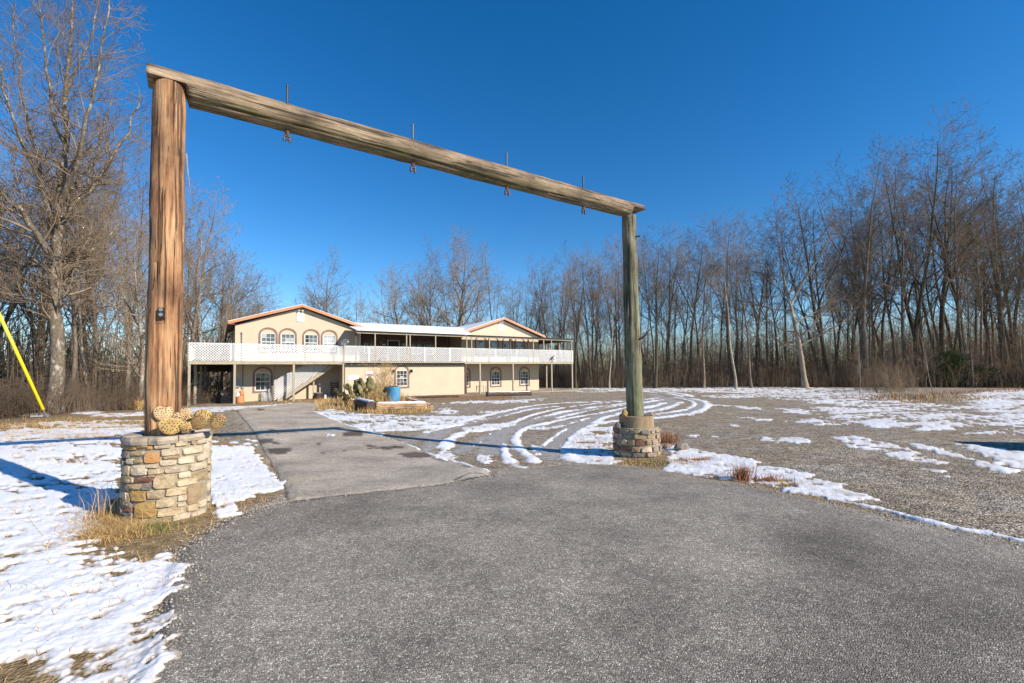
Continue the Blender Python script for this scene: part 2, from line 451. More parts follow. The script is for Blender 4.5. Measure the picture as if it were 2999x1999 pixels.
def mat_asphalt(name, stone_l, stone_d, tint, sc, contrast, stain=None):
    m, n, l, b = new_mat(name); b.inputs['Roughness'].default_value = .8; b.inputs['Specular IOR Level'].default_value = .35
    v = coords(n, l, 'Position')
    vo = n.new('ShaderNodeTexVoronoi'); vo.inputs['Scale'].default_value = sc; l.new(v, vo.inputs['Vector'])
    bw = n.new('ShaderNodeSeparateColor'); l.new(vo.outputs['Color'], bw.inputs[0])
    r = ramp(n, [(0, stone_d), (.62, tuple((p + q) / 2 for p, q in zip(stone_d, stone_l))), (.9, stone_l), (1, tuple(min(1, q * 1.9) for q in stone_l))]); l.new(bw.outputs[0], r.inputs[0])
    re = ramp(n, [(.35, 1), (.75, .35)]); l.new(vo.outputs['Distance'], re.inputs[0])
    c = mix(n, l, contrast, r.outputs[0], mix(n, l, 1.0, r.outputs[0], re.outputs[0], 'MULTIPLY'))
    g = noise(n, l, v, .8, 6, .62); rg = ramp(n, [(.33, .68), (.5, .95), (.68, 1.22)]); l.new(g, rg.inputs[0]); c = mix(n, l, 1.0, c, rg.outputs[0], 'MULTIPLY')
    g5 = noise(n, l, v, 9, 6, .75); r5 = ramp(n, [(.3, .72), (.7, 1.25)]); l.new(g5, r5.inputs[0]); c = mix(n, l, 1.0, c, r5.outputs[0], 'MULTIPLY')
    c = mix(n, l, 1.0, c, tint, 'MULTIPLY')
    a = n.new('ShaderNodeAttribute'); a.attribute_name = 'crack'
    c = mix(n, l, a.outputs['Fac'], c, (.018, .015, .012))
    a2 = n.new('ShaderNodeAttribute'); a2.attribute_name = 'wet'
    c = mix(n, l, a2.outputs['Fac'], c, mix(n, l, 1.0, c, (.27, .25, .24), 'MULTIPLY'))
    l.new(c, b.inputs['Base Color'])
    bump(n, l, math_(n, l, 'ADD', math_(n, l, 'MULTIPLY', vo.outputs['Distance'], -1.2), math_(n, l, 'MULTIPLY', g5, .25)), .9, .006, b)
    return m
M['asphalt'] = mat_asphalt('coarse_asphalt', (.57, .515, .45), (.20, .18, .155), (1, .945, .86), 108, .6)
M['drive'] = mat_asphalt('pale_asphalt', (.64, .56, .46), (.40, .35, .285), (1, .96, .90), 105, .4)

def mat_ground():
    m, n, l, b = new_mat('gravel_and_dead_grass'); b.inputs['Roughness'].default_value = .95; b.inputs['Specular IOR Level'].default_value = .2
    v = coords(n, l, 'Position')
    vo = n.new('ShaderNodeTexVoronoi'); vo.inputs['Scale'].default_value = 42; l.new(v, vo.inputs['Vector'])
    s = n.new('ShaderNodeSeparateColor'); l.new(vo.outputs['Color'], s.inputs[0])
    r = ramp(n, [(0, (.12, .095, .07)), (.45, (.40, .335, .255)), (.8, (.64, .56, .45)), (1, (.85, .79, .69))]); l.new(s.outputs[0], r.inputs[0])
    re = ramp(n, [(.3, 1), (.75, .3)]); l.new(vo.outputs['Distance'], re.inputs[0]); c = mix(n, l, .9, r.outputs[0], mix(n, l, 1.0, r.outputs[0], re.outputs[0], 'MULTIPLY'))
    g = noise(n, l, v, .55, 7, .65); rg = ramp(n, [(.34, (1.0, .91, .78)), (.5, (1.05, 1.0, .92)), (.66, (1.2, 1.2, 1.2))]); l.new(g, rg.inputs[0]); c = mix(n, l, 1.0, c, rg.outputs[0], 'MULTIPLY')
    g3 = noise(n, l, v, 3.2, 8, .72); r3 = ramp(n, [(.36, .55), (.62, 1.2)]); l.new(g3, r3.inputs[0]); c = mix(n, l, 1.0, c, r3.outputs[0], 'MULTIPLY')
    # dead grass / leaf litter
    gn = noise(n, l, v, 11, 8, .75); gr = ramp(n, [(.3, (.085, .055, .03)), (.5, (.27, .18, .085)), (.68, (.50, .37, .19))]); l.new(gn, gr.inputs[0])
    a = n.new('ShaderNodeAttribute'); a.attribute_name = 'grass'
    c = mix(n, l, math_(n, l, 'ADD', a.outputs['Fac'], math_(n, l, 'MULTIPLY', math_(n, l, 'SUBTRACT', g3, .5), .8), True), c, gr.outputs[0])
    a2 = n.new('ShaderNodeAttribute'); a2.attribute_name = 'slush'
    sn = noise(n, l, v, 7, 8, .75); sr = ramp(n, [(.3, (.20, .175, .15)), (.52, (.38, .365, .35)), (.75, (.62, .63, .65))]); l.new(sn, sr.inputs[0])
    c = mix(n, l, math_(n, l, 'ADD', a2.outputs['Fac'], math_(n, l, 'MULTIPLY', math_(n, l, 'SUBTRACT', g3, .5), .6), True) if False else a2.outputs['Fac'], c, sr.outputs[0])
    a3 = n.new('ShaderNodeAttribute'); a3.attribute_name = 'litter'
    lr = ramp(n, [(.35, (.075, .05, .035)), (.65, (.22, .14, .085))]); l.new(gn, lr.inputs[0])
    c = mix(n, l, a3.outputs['Fac'], c, lr.outputs[0])
    l.new(c, b.inputs['Base Color'])
    p = bump(n, l, math_(n, l, 'MULTIPLY', vo.outputs['Distance'], -1), .9, .018, b); bump(n, l, g3, .5, .05, b, p)
    return m
M['ground'] = mat_ground()

# ------------------------------------------------------------------ the ground sheet and what lies on it
def radii(r0, r1, k, cap):
    r = [r0]
    while r[-1] < r1: r.append(r[-1] + min(r[-1] ** 2 / k, cap * r[-1]))
    return np.array(r)
def polar(rs, ths):
    Rr, Th = np.meshgrid(rs, ths, indexing='ij')
    return Rr * np.sin(Th), Rr * np.cos(Th)
def grid_faces(nr, nc):
    i = np.arange(nr - 1)[:, None] * nc + np.arange(nc - 1)[None, :]
    return np.stack([i, i + nc, i + nc + 1, i + 1], -1).reshape(-1, 4)
def add_attr(me, name, val):
    at = me.attributes.new(name, 'FLOAT', 'POINT'); at.data.foreach_set('value', np.asarray(val, np.float32).ravel())

POLY = {}
POLY['road'] = W(Z0, [(395, 1999), (455, 1850), (490, 1700), (545, 1600), (640, 1530), (760, 1490), (835, 1470), (1000, 1452), (1300, 1420), (1436, 1398), (1440, 1380), (1560, 1372), (1650, 1362), (1800, 1362),
                      (1940, 1378), (2060, 1405), (2200, 1425), (2400, 1468), (2600, 1518), (2800, 1556), (2999, 1592), (3300, 1660)])
POLY['road'] = np.vstack([POLY['road'], [(14, 2), (12, -6), (-6, -6), (-2.2, 1.2), (-1.9, 2.0)]])
POLY['drive'] = W(Z0, [(838, 1474), (835, 1440), (800, 1370), (768, 1310), (745, 1270), (715, 1232), (695, 1208), (692, 1200), (730, 1192), (800, 1184), (870, 1180), (950, 1178), (935, 1190), (922, 1203), (985, 1230), (1040, 1250),
                       (1110, 1272), (1200, 1300), (1300, 1345), (1436, 1378), (1442, 1398), (1300, 1425), (1150, 1440), (1000, 1458)])
def drive_sd(x, y): return sdpoly(x, y, POLY['drive'], 2.5)
def road_sd(x, y): return sdpoly(x, y, POLY['road'], 3.5)
lawn = np.vstack([W(Z0, [(430, 1999), (480, 1740), (530, 1610), (650, 1515), (700, 1505), (835, 1440), (800, 1370), (768, 1310), (700, 1300), (640, 1290), (650, 1215), (560, 1200), (400, 1202), (250, 1206), (100, 1208), (0, 1212)]),
                  [(-30, 22), (-40, 10), (-30, -6), (-3, -6), (-2.2, 1.2)]])
POLY['lawn'] = lawn
RT = hw
SNOW_PATCH = [  # scale, polygon, cover, edge softness in metres
    (Z0, [(430, 1999), (445, 1900), (475, 1800), (500, 1720), (515, 1650), (470, 1625), (330, 1650), (270, 1600), (330, 1560), (360, 1480), (365, 1300), (420, 1300), (420, 1250), (300, 1240), (200, 1262), (100, 1262), (0, 1262), (-400, 1262), (-900, 1500), (-900, 1999)], .79, .25),
    (ZD, [(1560, 330), (1930, 312), (1990, 430), (2075, 530), (2180, 655), (1960, 700), (1830, 760), (1840, 850), (1700, 880), (1620, 850), (1560, 600)], .93, .10),
    (ZD, [(-200, 95), (150, 75), (330, 78), (360, 100), (200, 112), (0, 118), (-200, 120)], .95, .2),
    (ZD, [(520, 60), (800, 78), (1000, 72), (1110, 66), (1110, 90), (900, 110), (700, 100), (560, 80)], .95, .2),
    (ZD, [(0, 170), (300, 150), (700, 140), (1110, 130), (1110, 230), (0, 225)], .60, .5),
    (ZD, [(1380, 40), (1600, 28), (1900, 22), (2100, 10), (2260, 2), (2200, 14), (1900, 40), (1700, 62), (1560, 80), (1400, 90)], .85, .3),
    (ZA, [(85, 283), (300, 255), (500, 300), (1000, 330), (1430, 335), (1700, 340), (2050, 330), (1900, 390), (1700, 440), (1500, 500), (1450, 545), (1150, 535), (900, 520), (800, 555), (640, 520), (420, 440)], .74, .4),
    (ZA, [(640, 470), (900, 460), (1200, 470), (1460, 500), (1500, 540), (1200, 530), (900, 520), (700, 520)], .95, .3),
    (ZA, [(1440, 270), (1600, 250), (1740, 290), (1700, 330), (1500, 330)], .7, .4),
    (ZA, [(1500, 205), (1800, 165), (2353, 165), (2353, 180), (1900, 200)], .68, .5),
    (ZA, [(1800, 480), (2050, 440), (2353, 440), (2353, 500), (2100, 500), (1750, 540)], .8, .25),
    (ZA, [(1930, 850), (1960, 790), (2050, 725), (2100, 790), (2130, 860), (2020, 890)], .75, .12),
    (ZA, [(1460, 785), (1500, 730), (1640, 700), (1700, 800), (1640, 850), (1560, 860)], .72, .12),
    (ZB, [(855, 690), (865, 590), (960, 490), (1080, 440), (1330, 430), (1345, 600), (1350, 750), (1470, 790), (1300, 812), (1000, 792), (900, 780)], .84, .12),
    (ZB, [(480, 460), (650, 470), (860, 430), (900, 410), (700, 420)], .85, .15),
    (ZB, [(470, 600), (640, 620), (760, 740), (600, 720)], .62, .15),
    (ZB, [(20, 400), (300, 400), (280, 430), (60, 445)], .7, .2),
    (ZB, [(900, 58), (1480, 36), (2353, 32), (3000, 45), (3000, 105), (2353, 95), (1640, 90), (1200, 75)], .70, 1.2),
    (ZB, [(2100, 130), (2500, 110), (2900, 125), (2700, 150), (2353, 150)], .62, .8),
    (ZB, [(0, 280), (250, 270), (200, 290), (0, 300)], .7, .2), (ZB, [(0, 185), (400, 165), (700, 150), (500, 200), (100, 205)], .62, .4),
    (ZB, [(600, 70), (1100, 62), (1480, 75), (1200, 100), (800, 84)], .5, .5),
    (ZC, [(-90, 430), (20, 440), (200, 480), (400, 520), (560, 548), (430, 562), (700, 585), (920, 635), (900, 655), (1070, 680), (1150, 745), (1420, 822), (1200, 830), (1000, 805), (750, 755), (520, 705), (430, 690), (250, 670), (0, 625), (-130, 610), (-110, 500)], .90, .12),
    (ZC, [(530, 400), (550, 365), (640, 385), (780, 365), (1010, 432), (860, 420), (640, 415)], .86, .2),
    (ZC, [(980, 372), (1180, 365), (1400, 410), (1570, 460), (1300, 440), (1100, 410)], .9, .2),
    (ZC, [(1100, 420), (1200, 425), (1400, 470), (1300, 462), (1130, 440)], .9, .12),
    (ZC, [(1390, 480), (1600, 475), (1720, 510), (1880, 570), (1700, 555), (1440, 525)], .86, .15),
    (ZC, [(1520, 415), (1660, 420), (1820, 460), (2060, 542), (1880, 515), (1700, 470)], .92, .15),
    (ZC, [(1850, 420), (2000, 425), (2353, 470), (2600, 500), (2700, 640), (2353, 590), (2200, 560), (2050, 500)], .90, .2),
    (ZC, [(2030, 550), (2200, 580), (2320, 605), (2200, 615), (2060, 580)], .9, .15),
    (ZC, [(1590, 580), (1700, 590), (1850, 618), (1800, 625), (1620, 600)], .85, .1), (ZC, [(1740, 640), (1850, 640), (1820, 656)], .9, .1),
    (ZC, [(300, 282), (380, 285), (415, 300), (330, 302)], .9, .2), (ZC, [(170, 365), (260, 370), (240, 385), (190, 382)], .85, .12), (ZC, [(40, 355), (100, 358), (90, 375), (40, 375)], .85, .12), (ZC, [(330, 230), (560, 245), (700, 268), (520, 262)], .8, .3),
    (ZC, [(210, 150), (480, 165), (600, 190), (400, 180)], .85, .5),
    (ZC, [(620, 175), (800, 180), (930, 220), (760, 210)], .9, .4), (ZC, [(760, 265), (900, 245), (1080, 290), (900, 295)], .82, .3),
    (ZC, [(860, 165), (1300, 170), (2000, 150), (2700, 170), (2700, 360), (2200, 345), (1900, 340), (1500, 320), (1150, 290), (1000, 225)], .52, .8),
    (ZC, [(1200, 290), (1280, 250), (1480, 260), (1560, 310), (1380, 320)], .9, .3), (ZC, [(1560, 280), (1800, 290), (1950, 335), (1700, 325)], .88, .3),
    (ZC, [(1950, 80), (2150, 52), (2900, 40), (2900, 270), (2200, 250), (1980, 200)], .78, .6),
    (ZC, [(150, 18), (900, 30), (1400, 50), (1350, 95), (1900, 160), (1980, 210), (1500, 190), (900, 140), (450, 90)], .60, 1.0),
    (ZC, [(1350, 90), (1600, 115), (1650, 150), (1400, 120)], .3, 1.0),
    (ZA, [(175, 560), (240, 548), (340, 575), (330, 590), (220, 590)], .95, .1),
]
SNOW_RIDGE = [  # scale, curve, half width m, height factor
    (ZA, [(1350, 480), (1700, 430), (2000, 345), (2353, 272), (2353 + 110, 245), (2353 + 350, 212), (2353 + 720, 188), (2353 + 1290, 172)], .22),
    (ZA, [(1450, 510), (1650, 470), (2000, 400), (2353, 312), (2353 + 250, 262), (2353 + 500, 235)], .18),
    (ZB, [(340, 395), (440, 350), (600, 300), (800, 255), (1000, 225), (1200, 200), (1480, 185)], .14),
    (ZB, [(590, 358), (750, 310), (850, 285), (1000, 265), (1200, 235), (1480, 200)], .26),
    (ZB, [(780, 350), (950, 305), (1200, 255), (1480, 212)], .16),
    (ZB, [(500, 440), (700, 392), (850, 360), (1050, 322), (1250, 290), (1480, 240)], .15),
    (ZB, [(560, 790), (520, 740), (450, 690), (400, 640), (375, 580), (370, 530), (410, 480), (520, 430), (650, 410)], .15),
    (ZB, [(880, 400), (980, 378), (1100, 352)], .18),
    (ZB, [(640, 612), (740, 545), (850, 470), (890, 448)], .10),
    (ZB, [(950, 765), (880, 720), (850, 660), (865, 600), (900, 540), (980, 480), (1080, 435), (1250, 390), (1400, 372)], .2),
    (ZB, [(1130, 400), (1230, 345), (1350, 312), (1480, 288)], .22),
    (ZB, [(225, 600), (245, 670), (300, 760), (370, 810), (450, 832)], .13),
    (ZA, [(1850, 695), (1950, 645), (2060, 580), (2130, 540)], .11),
    (ZA, [(1570, 700), (1610, 630), (1700, 570), (1800, 535), (1950, 520), (2100, 495)], .20),
    (ZA, [(1400, 680), (1450, 640), (1500, 600)], .09),
    (ZB, [(1740, 345), (1950, 322), (2100, 298), (2200, 262), (2245, 222), (2210, 185), (2110, 157)], .32),
    (ZB, [(1730, 312), (1900, 290), (2050, 262), (2125, 228), (2140, 203), (2085, 172), (1980, 152), (1900, 150)], .22),
    (ZB, [(1640, 290), (1800, 262), (1900, 232), (1950, 205), (1990, 190)], .3),
    (ZB, [(1640, 250), (1760, 222), (1850, 197)], .3), (ZB, [(1640, 165), (1750, 153)], .4), (ZB, [(1640, 195), (1740, 180), (1830, 170)], .3),
    (ZB, [(1640, 90), (1800, 100), (1950, 125), (2010, 140)], .3), (ZB, [(1750, 80), (2000, 110), (2120, 140)], .3),
    (ZA, [(82, 288), (250, 368), (430, 438), (620, 498), (720, 536), (830, 560)], .13),
    (ZA, [(830, 566), (1050, 640), (1180, 690)], .035), (ZA, [(1180, 690), (1300, 740), (1400, 780), (1470, 810)], .06), (ZA, [(1480, 800), (1560, 850), (1640, 862), (1760, 885), (1900, 930), (2090, 985)], .05),
    (ZC, [(1040, 805), (1250, 850), (1400, 880), (1600, 940), (1900, 1010), (2100, 1040), (2353, 1100), (2700, 1190)], .055),
    (ZA, [(150, 300), (500, 370), (900, 400), (1300, 430), (1700, 430)], .12), (ZA, [(250, 330), (600, 420), (1000, 450), (1400, 470)], .1),
    (ZD, [(1630, 295), (1800, 303), (1960, 320)], .05), (ZD, [(1880, 275), (1940, 290), (2000, 295)], .06),
]
SLUSH = [
    (ZB, [(700, 740), (740, 640), (850, 520), (1000, 425), (1150, 350), (1300, 305), (1480, 258)], .30),
    (ZB, [(100, 700), (230, 520), (400, 430), (560, 370), (750, 325), (1000, 280), (1300, 230)], .28),
    (ZA, [(1150, 640), (1350, 570), (1600, 500), (1850, 440), (2150, 360), (2353, 300), (2700, 230)], .2),
    (ZA, [(1350, 750), (1480, 600), (1650, 500), (1900, 430)], .18),
    (ZA, [(1750, 760), (1900, 660), (2100, 570), (2353, 470)], .2),
    (ZB, [(1740, 330), (1950, 305), (2080, 280), (2165, 245), (2190, 210), (2150, 180), (2060, 160), (1900, 120), (1700, 80)], .30),
    (ZB, [(1640, 270), (1800, 240), (1900, 205), (1900, 175), (1760, 130)], .35), (ZB, [(1640, 215), (1780, 185), (1860, 160), (1700, 110)], .35),
    (ZB, [(600, 680), (700, 690), (800, 700)], .25), (ZB, [(650, 440), (850, 400), (1000, 370)], .15),
    (ZA, [(2150, 640), (2250, 560), (2353, 520)], .12),
]
BARE = [  # dead grass showing through, x, y, radius as ground points
    (ZD, 1150, 900, .45), (ZD, 980, 950, .36), (ZD, 820, 980, .22), (ZB, 1180, 490, .35), (ZB, 1100, 590, .18), (ZD, 1450, 950, .35), (Z0, 560, 1560, .3),
    (ZB, 2000, 770, .22), (ZB, 2180, 760, .2), (ZC, 400, 640, .16), (ZC, 590, 670, .18), (ZC, 690, 710, .16), (ZB, 1560, 800, .35), (ZB, 1750, 790, .35),
]
def build_ground():
    # ---- base sheet
    fine = np.linspace(rad(-62), rad(62), 480)
    ths = np.concatenate([np.linspace(rad(-180), rad(-62), 26)[:-1], fine, np.linspace(rad(62), rad(180), 26)[1:]])
    rs = np.concatenate([[0.02, .6, 1.0], radii(1.4, 150, 480, .03), [170, 200, 260, 350, 500, 800, 1400]])
    x, y = polar(rs, ths)
    z = terrain(x, y)
    rr = np.hypot(x, y)
    z = np.where(rr > 150, -.45 - 1.5 * (x < 0), z)
    fc = grid_faces(len(rs), len(ths))
    me = raw_mesh('ground', np.stack([x, y, z], -1).reshape(-1, 3), fc[:, ::-1], M['ground'], smooth=True)
    g = sstep(-.15, .25, sdpoly(x, y, POLY['lawn'], 4))
    for z_, pts, c in ((ZA, [(60, 280), (80, 190), (500, 170), (1400, 200), (1440, 300), (1200, 330), (700, 320)], 1), (ZA, [(1000, 190), (1180, 110), (2353, 100), (2353, 150), (1500, 190)], .8), (Z0, [(620, 1200), (700, 1175), (960, 1160), (1000, 1150), (1300, 1150), (1400, 1160), (1000, 1185), (690, 1205)], .7),
                      (ZC, [(-150, 600), (-100, 480), (0, 500), (500, 600), (1000, 760), (1300, 880), (900, 810), (0, 640)], .9), (ZB, [(1350, 780), (1500, 740), (1850, 720), (1900, 850), (1700, 860), (1450, 820)], .8), (ZB, [(900, 620), (960, 500), (1330, 440), (1340, 650)], .8)):
        g = np.maximum(g, c * sstep(-.2, .2, sdpoly(x, y, W(z_, pts), 4)))
    for z_, a, b, r in BARE:
        cx, cy = G(z_[1] + a / z_[0], z_[2] + b / z_[0]); g = np.maximum(g, sstep(r * 1.6, r * .7, np.hypot(x - cx, y - cy)))
    slush = np.zeros(x.shape)
    for z_, c, hw_ in SLUSH:
        P = W(z_, c, True); d = dcurve(x, y, P, 2)
        slush = np.maximum(slush, sstep(hw_ * 1.5, hw_ * .6, d + (fbm(x * 3, y * 3, 8) - .5) * .25))
    # forest floor: beyond the edge of the woods
    back = (x - HO[0]) * HV[0] + (y - HO[1]) * HV[1]
    ang = np.degrees(np.arctan2(x, y))
    edge = np.interp(ang, [-62, -43, -38, -20, 0, 10, 18, 30, 40, 62], [18, 26, 33, 62, 62, 56, 56, 60, 63, 70])
    lit = sstep(-1.0, 3.0, rr - edge)
    lit = np.maximum(lit, sstep(0.4, 2.2, -20.9 - np.clip((y - 21) / 9, 0, 1) * 1.8 - x))
    lit = np.maximum(lit, sstep(1.0, 5.0, back - 8) * (x < 8))
    add_attr(me, 'grass', g); add_attr(me, 'slush', slush * .85); add_attr(me, 'litter', lit)
    o = link('ground', me); tag(o, kind='structure')
    # ---- fine sheets
    ths = np.linspace(rad(-57), rad(57), 800)
    rs = radii(1.5, 75, 780, .02)
    x, y = polar(rs, ths); z = terrain(x, y); FC = grid_faces(len(rs), len(ths))
    def sheet(name, h, zoff, mat, attrs, cut=-.012, kind='structure', step=1):
        if step > 1:
            ri = np.arange(0, len(rs), step); ti = np.arange(0, len(ths), step); full = (ri[:, None] * len(ths) + ti[None, :]).ravel(); f0 = full[grid_faces(len(ri), len(ti))]
        else: f0 = FC
        keep = (h > cut).ravel()[f0].any(1)
        f = f0[keep]; used, inv = np.unique(f, return_inverse=True); f = inv.reshape(-1, 4)
        V = np.stack([x.ravel()[used], y.ravel()[used], (z + h + zoff).ravel()[used]], -1)
        me = raw_mesh(name, V, f[:, ::-1], mat, smooth=True)
        for k, a in attrs.items(): add_attr(me, k, a.ravel()[used])
        o = link(name, me); tag(o, kind=kind); return o
    n1 = fbm(x * 6, y * 6, 21, 4, .6) - .5; n2 = fbm(x * 1.3, y * 1.3, 31, 3) - .5
    rsd = road_sd(x, y) + n1 * .12 + n2 * .10
    dsd = drive_sd(x, y) + n1 * .10 + n2 * .04
    rel = (fbm(x * 1.1, y * 1.1, 41, 2) - .5) * .008
    seam = W(Z0, [(835, 1474), (900, 1470), (1000, 1457), (1150, 1441), (1300, 1422), (1380, 1405), (1436, 1396)], True)
    cr = sstep(.055, .012, dcurve(x, y, seam) + n1 * .05)
    for a, w_ in (([(650, 1290), (720, 1268), (800, 1262), (950, 1255)], .012), ([(925, 1332), (1030, 1322), (1180, 1310)], .012), ([(1330, 1412), (1380, 1390), (1440, 1398)], .02), ([(740, 1285), (820, 1272), (900, 1262)], .01)):
        cr = np.maximum(cr, .8 * sstep(w_ * 2.2, w_ * .5, dcurve(x, y, W(Z0, a, True)) + n1 * .02))
    wet = np.zeros(x.shape)
    for z_, pts in ((ZA, [(400, 590), (420, 540), (620, 525), (640, 590)]), (ZA, [(660, 690), (740, 680), (800, 715), (1100, 705), (1120, 725), (900, 750), (720, 730)]), (ZA, [(1040, 800), (1150, 770), (1350, 770), (1450, 800), (1400, 840), (1150, 845)]),
                    (ZA, [(110, 665), (160, 665), (150, 695), (110, 690)]), (Z0, [(780, 1318), (860, 1315), (840, 1335), (790, 1332)]), (Z0, [(745, 1285), (800, 1290), (830, 1305), (760, 1300)]), (Z0, [(755, 1187 + 10), (775, 1199), (770, 1204), (750, 1203)]),
                    (ZA, [(1450, 840), (1600, 860), (1640, 880), (1520, 880)]), (ZA, [(1800, 930), (1900, 940), (1880, 955)])):
        wet = np.maximum(wet, sstep(-.04, .06, sdpoly(x, y, W(z_, pts), 2) + n1 * .25))
    wetr = sstep(.45, .8, fbm(x * .5 + 3, y * .35, 61, 3) + .25 * sstep(-1, 6, x) - .12) * .55
    hr = np.clip(rsd * .35, -.05, .03)
    sheet('road', hr + rel * (rsd > 0), .0, M['asphalt'], {'crack': cr * .6, 'wet': np.maximum(wetr, sstep(.14, .0, rsd) * .5)}, step=2)
    hd = np.clip(dsd * .22, -.05, .034)
    sheet('driveway', hd + rel * (dsd > 0), .002, M['drive'], {'crack': np.maximum(np.maximum(cr, .75 * sstep(.07, .0, dsd)), .9 * sstep(.055, .01, np.abs(dsd - .165 + n2 * .04)) * (rsd > .05) * sstep(.30, .5, fbm(x * 2.5, y * 2.5, 66, 3))), 'wet': wet})
    # ---- snow
    cov = np.zeros(x.shape)
    n3 = fbm(x * 13, y * 13, 24, 4, .7) - .5; wob = n2 * .5
    for z_, pts, c, soft in SNOW_PATCH:
        s = sdpoly(x, y, W(z_, pts), 3 + soft) + (n1 * .35 + wob) * min(1, soft * 2.2)
        cov = np.maximum(cov, c * sstep(-soft, soft, s)) if c > .45 else np.where(s > 0, np.minimum(cov, c), cov)
    for z_, a, b, r in BARE:
        cx, cy = G(z_[1] + a / z_[0], z_[2] + b / z_[0]); cov = cov * (1 - .75 * sstep(r * 1.3, r * .5, np.hypot(x - cx, y - cy) + n1 * .3))
    # holes: streaks along the wheel direction, small lumps near by
    ca, sa = math.cos(.35), math.sin(.35)
    xr = x * ca + y * sa; yr = -x * sa + y * ca
    big = fbm(xr * .42, yr * 1.9, 71, 5, .6)
    small = fbm(x * 5.5, y * 5.5, 77, 4, .68)
    hole = .52 * big + .48 * small
    left = sstep(-2.5, -3.5, x) * sstep(13, 10, y)
    hole = hole * (1 - left) + left * (.25 * big + .75 * (small * .45 + .55 * fbm(xr * 5, yr * 10, 85, 4, .7)))
    # cov 1 -> everything above the lowest noise; contrast about the mean
    zs = (hole - hole[cov > .3].mean()) / (hole[cov > .3].std() + 1e-6)
    zs = zs + n3 * (1.6 + 2.0 * sstep(6, 20, np.hypot(x, y)))
    Fd = (cov - .5) * 4.2 - zs
    Fd = np.where(cov < .05, -3, Fd) * .30
    thick = .022 + .018 * left
    h = np.clip(Fd * .10, -.03, thick * .55) + n3 * .022 * (cov > .04) + np.clip(Fd, 0, 1) * (n1 * .02 + (fbm(x * 2.2, y * 2.2, 91, 3) - .5) * .03)
    for z_, c, hw_ in SNOW_RIDGE:
        P = W(z_, c, True); d = dcurve(x, y, P, 1.2 + hw_)
        ww = hw_ * (1 + n2 * 1.1 + n1 * .7)
        e = 1 - (d / np.maximum(ww, .01)) ** 2
        hh = np.clip(e * min(.020, hw_ * .22 + .008), -.03, .019) + (n3 * .022 - np.clip(zs, -1, 3) * .008 + .003) * (e > -1)
        h = np.maximum(h, hh + (n1 * .015) * (e > 0))
    track = np.zeros(x.shape)
    for z_, c, hw_ in SLUSH:
        d = dcurve(x, y, W(z_, c, True), 2); track = np.maximum(track, sstep(hw_ * .9, hw_ * .5, d + n1 * .15))
    h = h - track * .035
    on_road = np.maximum(np.clip(rsd * .35, 0, .03), np.clip(dsd * .22, 0, .034))
    h = np.where(h > .0, h + on_road, h)
    h = np.where((np.hypot(x - LP[0], y - LP[1]) < .5) | (np.hypot(x - RP[0], y - RP[1]) < .45), -1, h)
    bk = (x - HO[0]) * HV[0] + (y - HO[1]) * HV[1]; bu = (x - HO[0]) * HU[0] + (y - HO[1]) * HU[1]
    h = np.where((bk > -.3) & (bu > 1) & (bu < 31.5), -1, h)
    h = h - sstep(-.02, .12, rsd - .12) * .02
    sheet('snow_cover', h, .004, M['snow'], {'depth': np.clip((h - on_road * (h > 0)) / .03, 0, 1)}, cut=-.004)
    return
LP = np.array([-4.30, 5.72]); RP = np.array([2.92, 10.82])
build_ground()
print('ground', round(time.time() - T0, 1))

# ------------------------------------------------------------------ stone pillars
BD = (RP - LP) / np.linalg.norm(RP - LP); BN = np.array([-BD[1], BD[0]])
def stone_mesh(rnd, R, th, zc, wd, ht, mat, proud=.03, name='stone'):
    """one rounded stone laid on a drum of radius R at angle th (0 = +x), height zc"""
    n = 9; V = []
    a0 = rnd.uniform(0, 6.28); ph = rnd.uniform(.8, 1.2)
    out = []
    for k in range(n):
        t = 2 * math.pi * k / n + rnd.uniform(-.16, .16)
        e = 5.2
        cx = math.copysign(abs(math.cos(t)) ** (2 / e), math.cos(t)); cz = math.copysign(abs(math.sin(t)) ** (2 / e), math.sin(t))
        j = rnd.uniform(.86, 1.04)
        out.append((cx * wd / 2 * j, cz * ht / 2 * j))
    for f, d in ((1.0, -.03), (1.0, proud * .35), (.91, proud * ph * rnd.uniform(.8, 1.0))):
        for (a, b) in out:
            rr = R + d + (rnd.uniform(-.006, .006) if d > 0 else 0)
            an = th + a * f / R
            V.append((rr * math.cos(an), rr * math.sin(an), zc + b * f))
    rr = R + proud * ph + rnd.uniform(-.008, .006)
    V.append((rr * math.cos(th), rr * math.sin(th), zc))
    Fc = []
    for r in range(2):
        for k in range(n):
            k2 = (k + 1) % n
            Fc.append((r * n + k, r * n + k2, (r + 1) * n + k2, (r + 1) * n + k))
    for k in range(n): Fc.append((2 * n + k, 2 * n + (k + 1) % n, 3 * n))
    return raw_mesh(name, V, Fc, mat)
def drum(name, r, z0, z1, mat, parent, n=48, rnd=None, jit=0.0, inner=None):
    rnd = rnd or random.Random(1)
    V = []; Fc = []
    rows = [(r, z0), (r, (z0 + z1) / 2), (r, z1 - .01), (r - .01, z1)]
    rows += [(inner, z1), (inner, z1 - .07)] if inner else []
    for (q, z) in rows:
        for k in range(n):
            t = 2 * math.pi * k / n; rr = q + rnd.uniform(-jit, jit); V.append((rr * math.cos(t), rr * math.sin(t), z + rnd.uniform(-jit, jit) * .5))
    for i in range(len(rows) - 1):
        for k in range(n): Fc.append((i * n + k, i * n + (k + 1) % n, (i + 1) * n + (k + 1) % n, (i + 1) * n + k))
    Fc.append(tuple((len(rows) - 1) * n + k for k in range(n)))
    return link(name, raw_mesh(name, V, Fc, mat), parent)
LZ = tz(*LP); RZ = tz(*RP)
pl = empty('stone_pillar', (LP[0], LP[1], LZ))
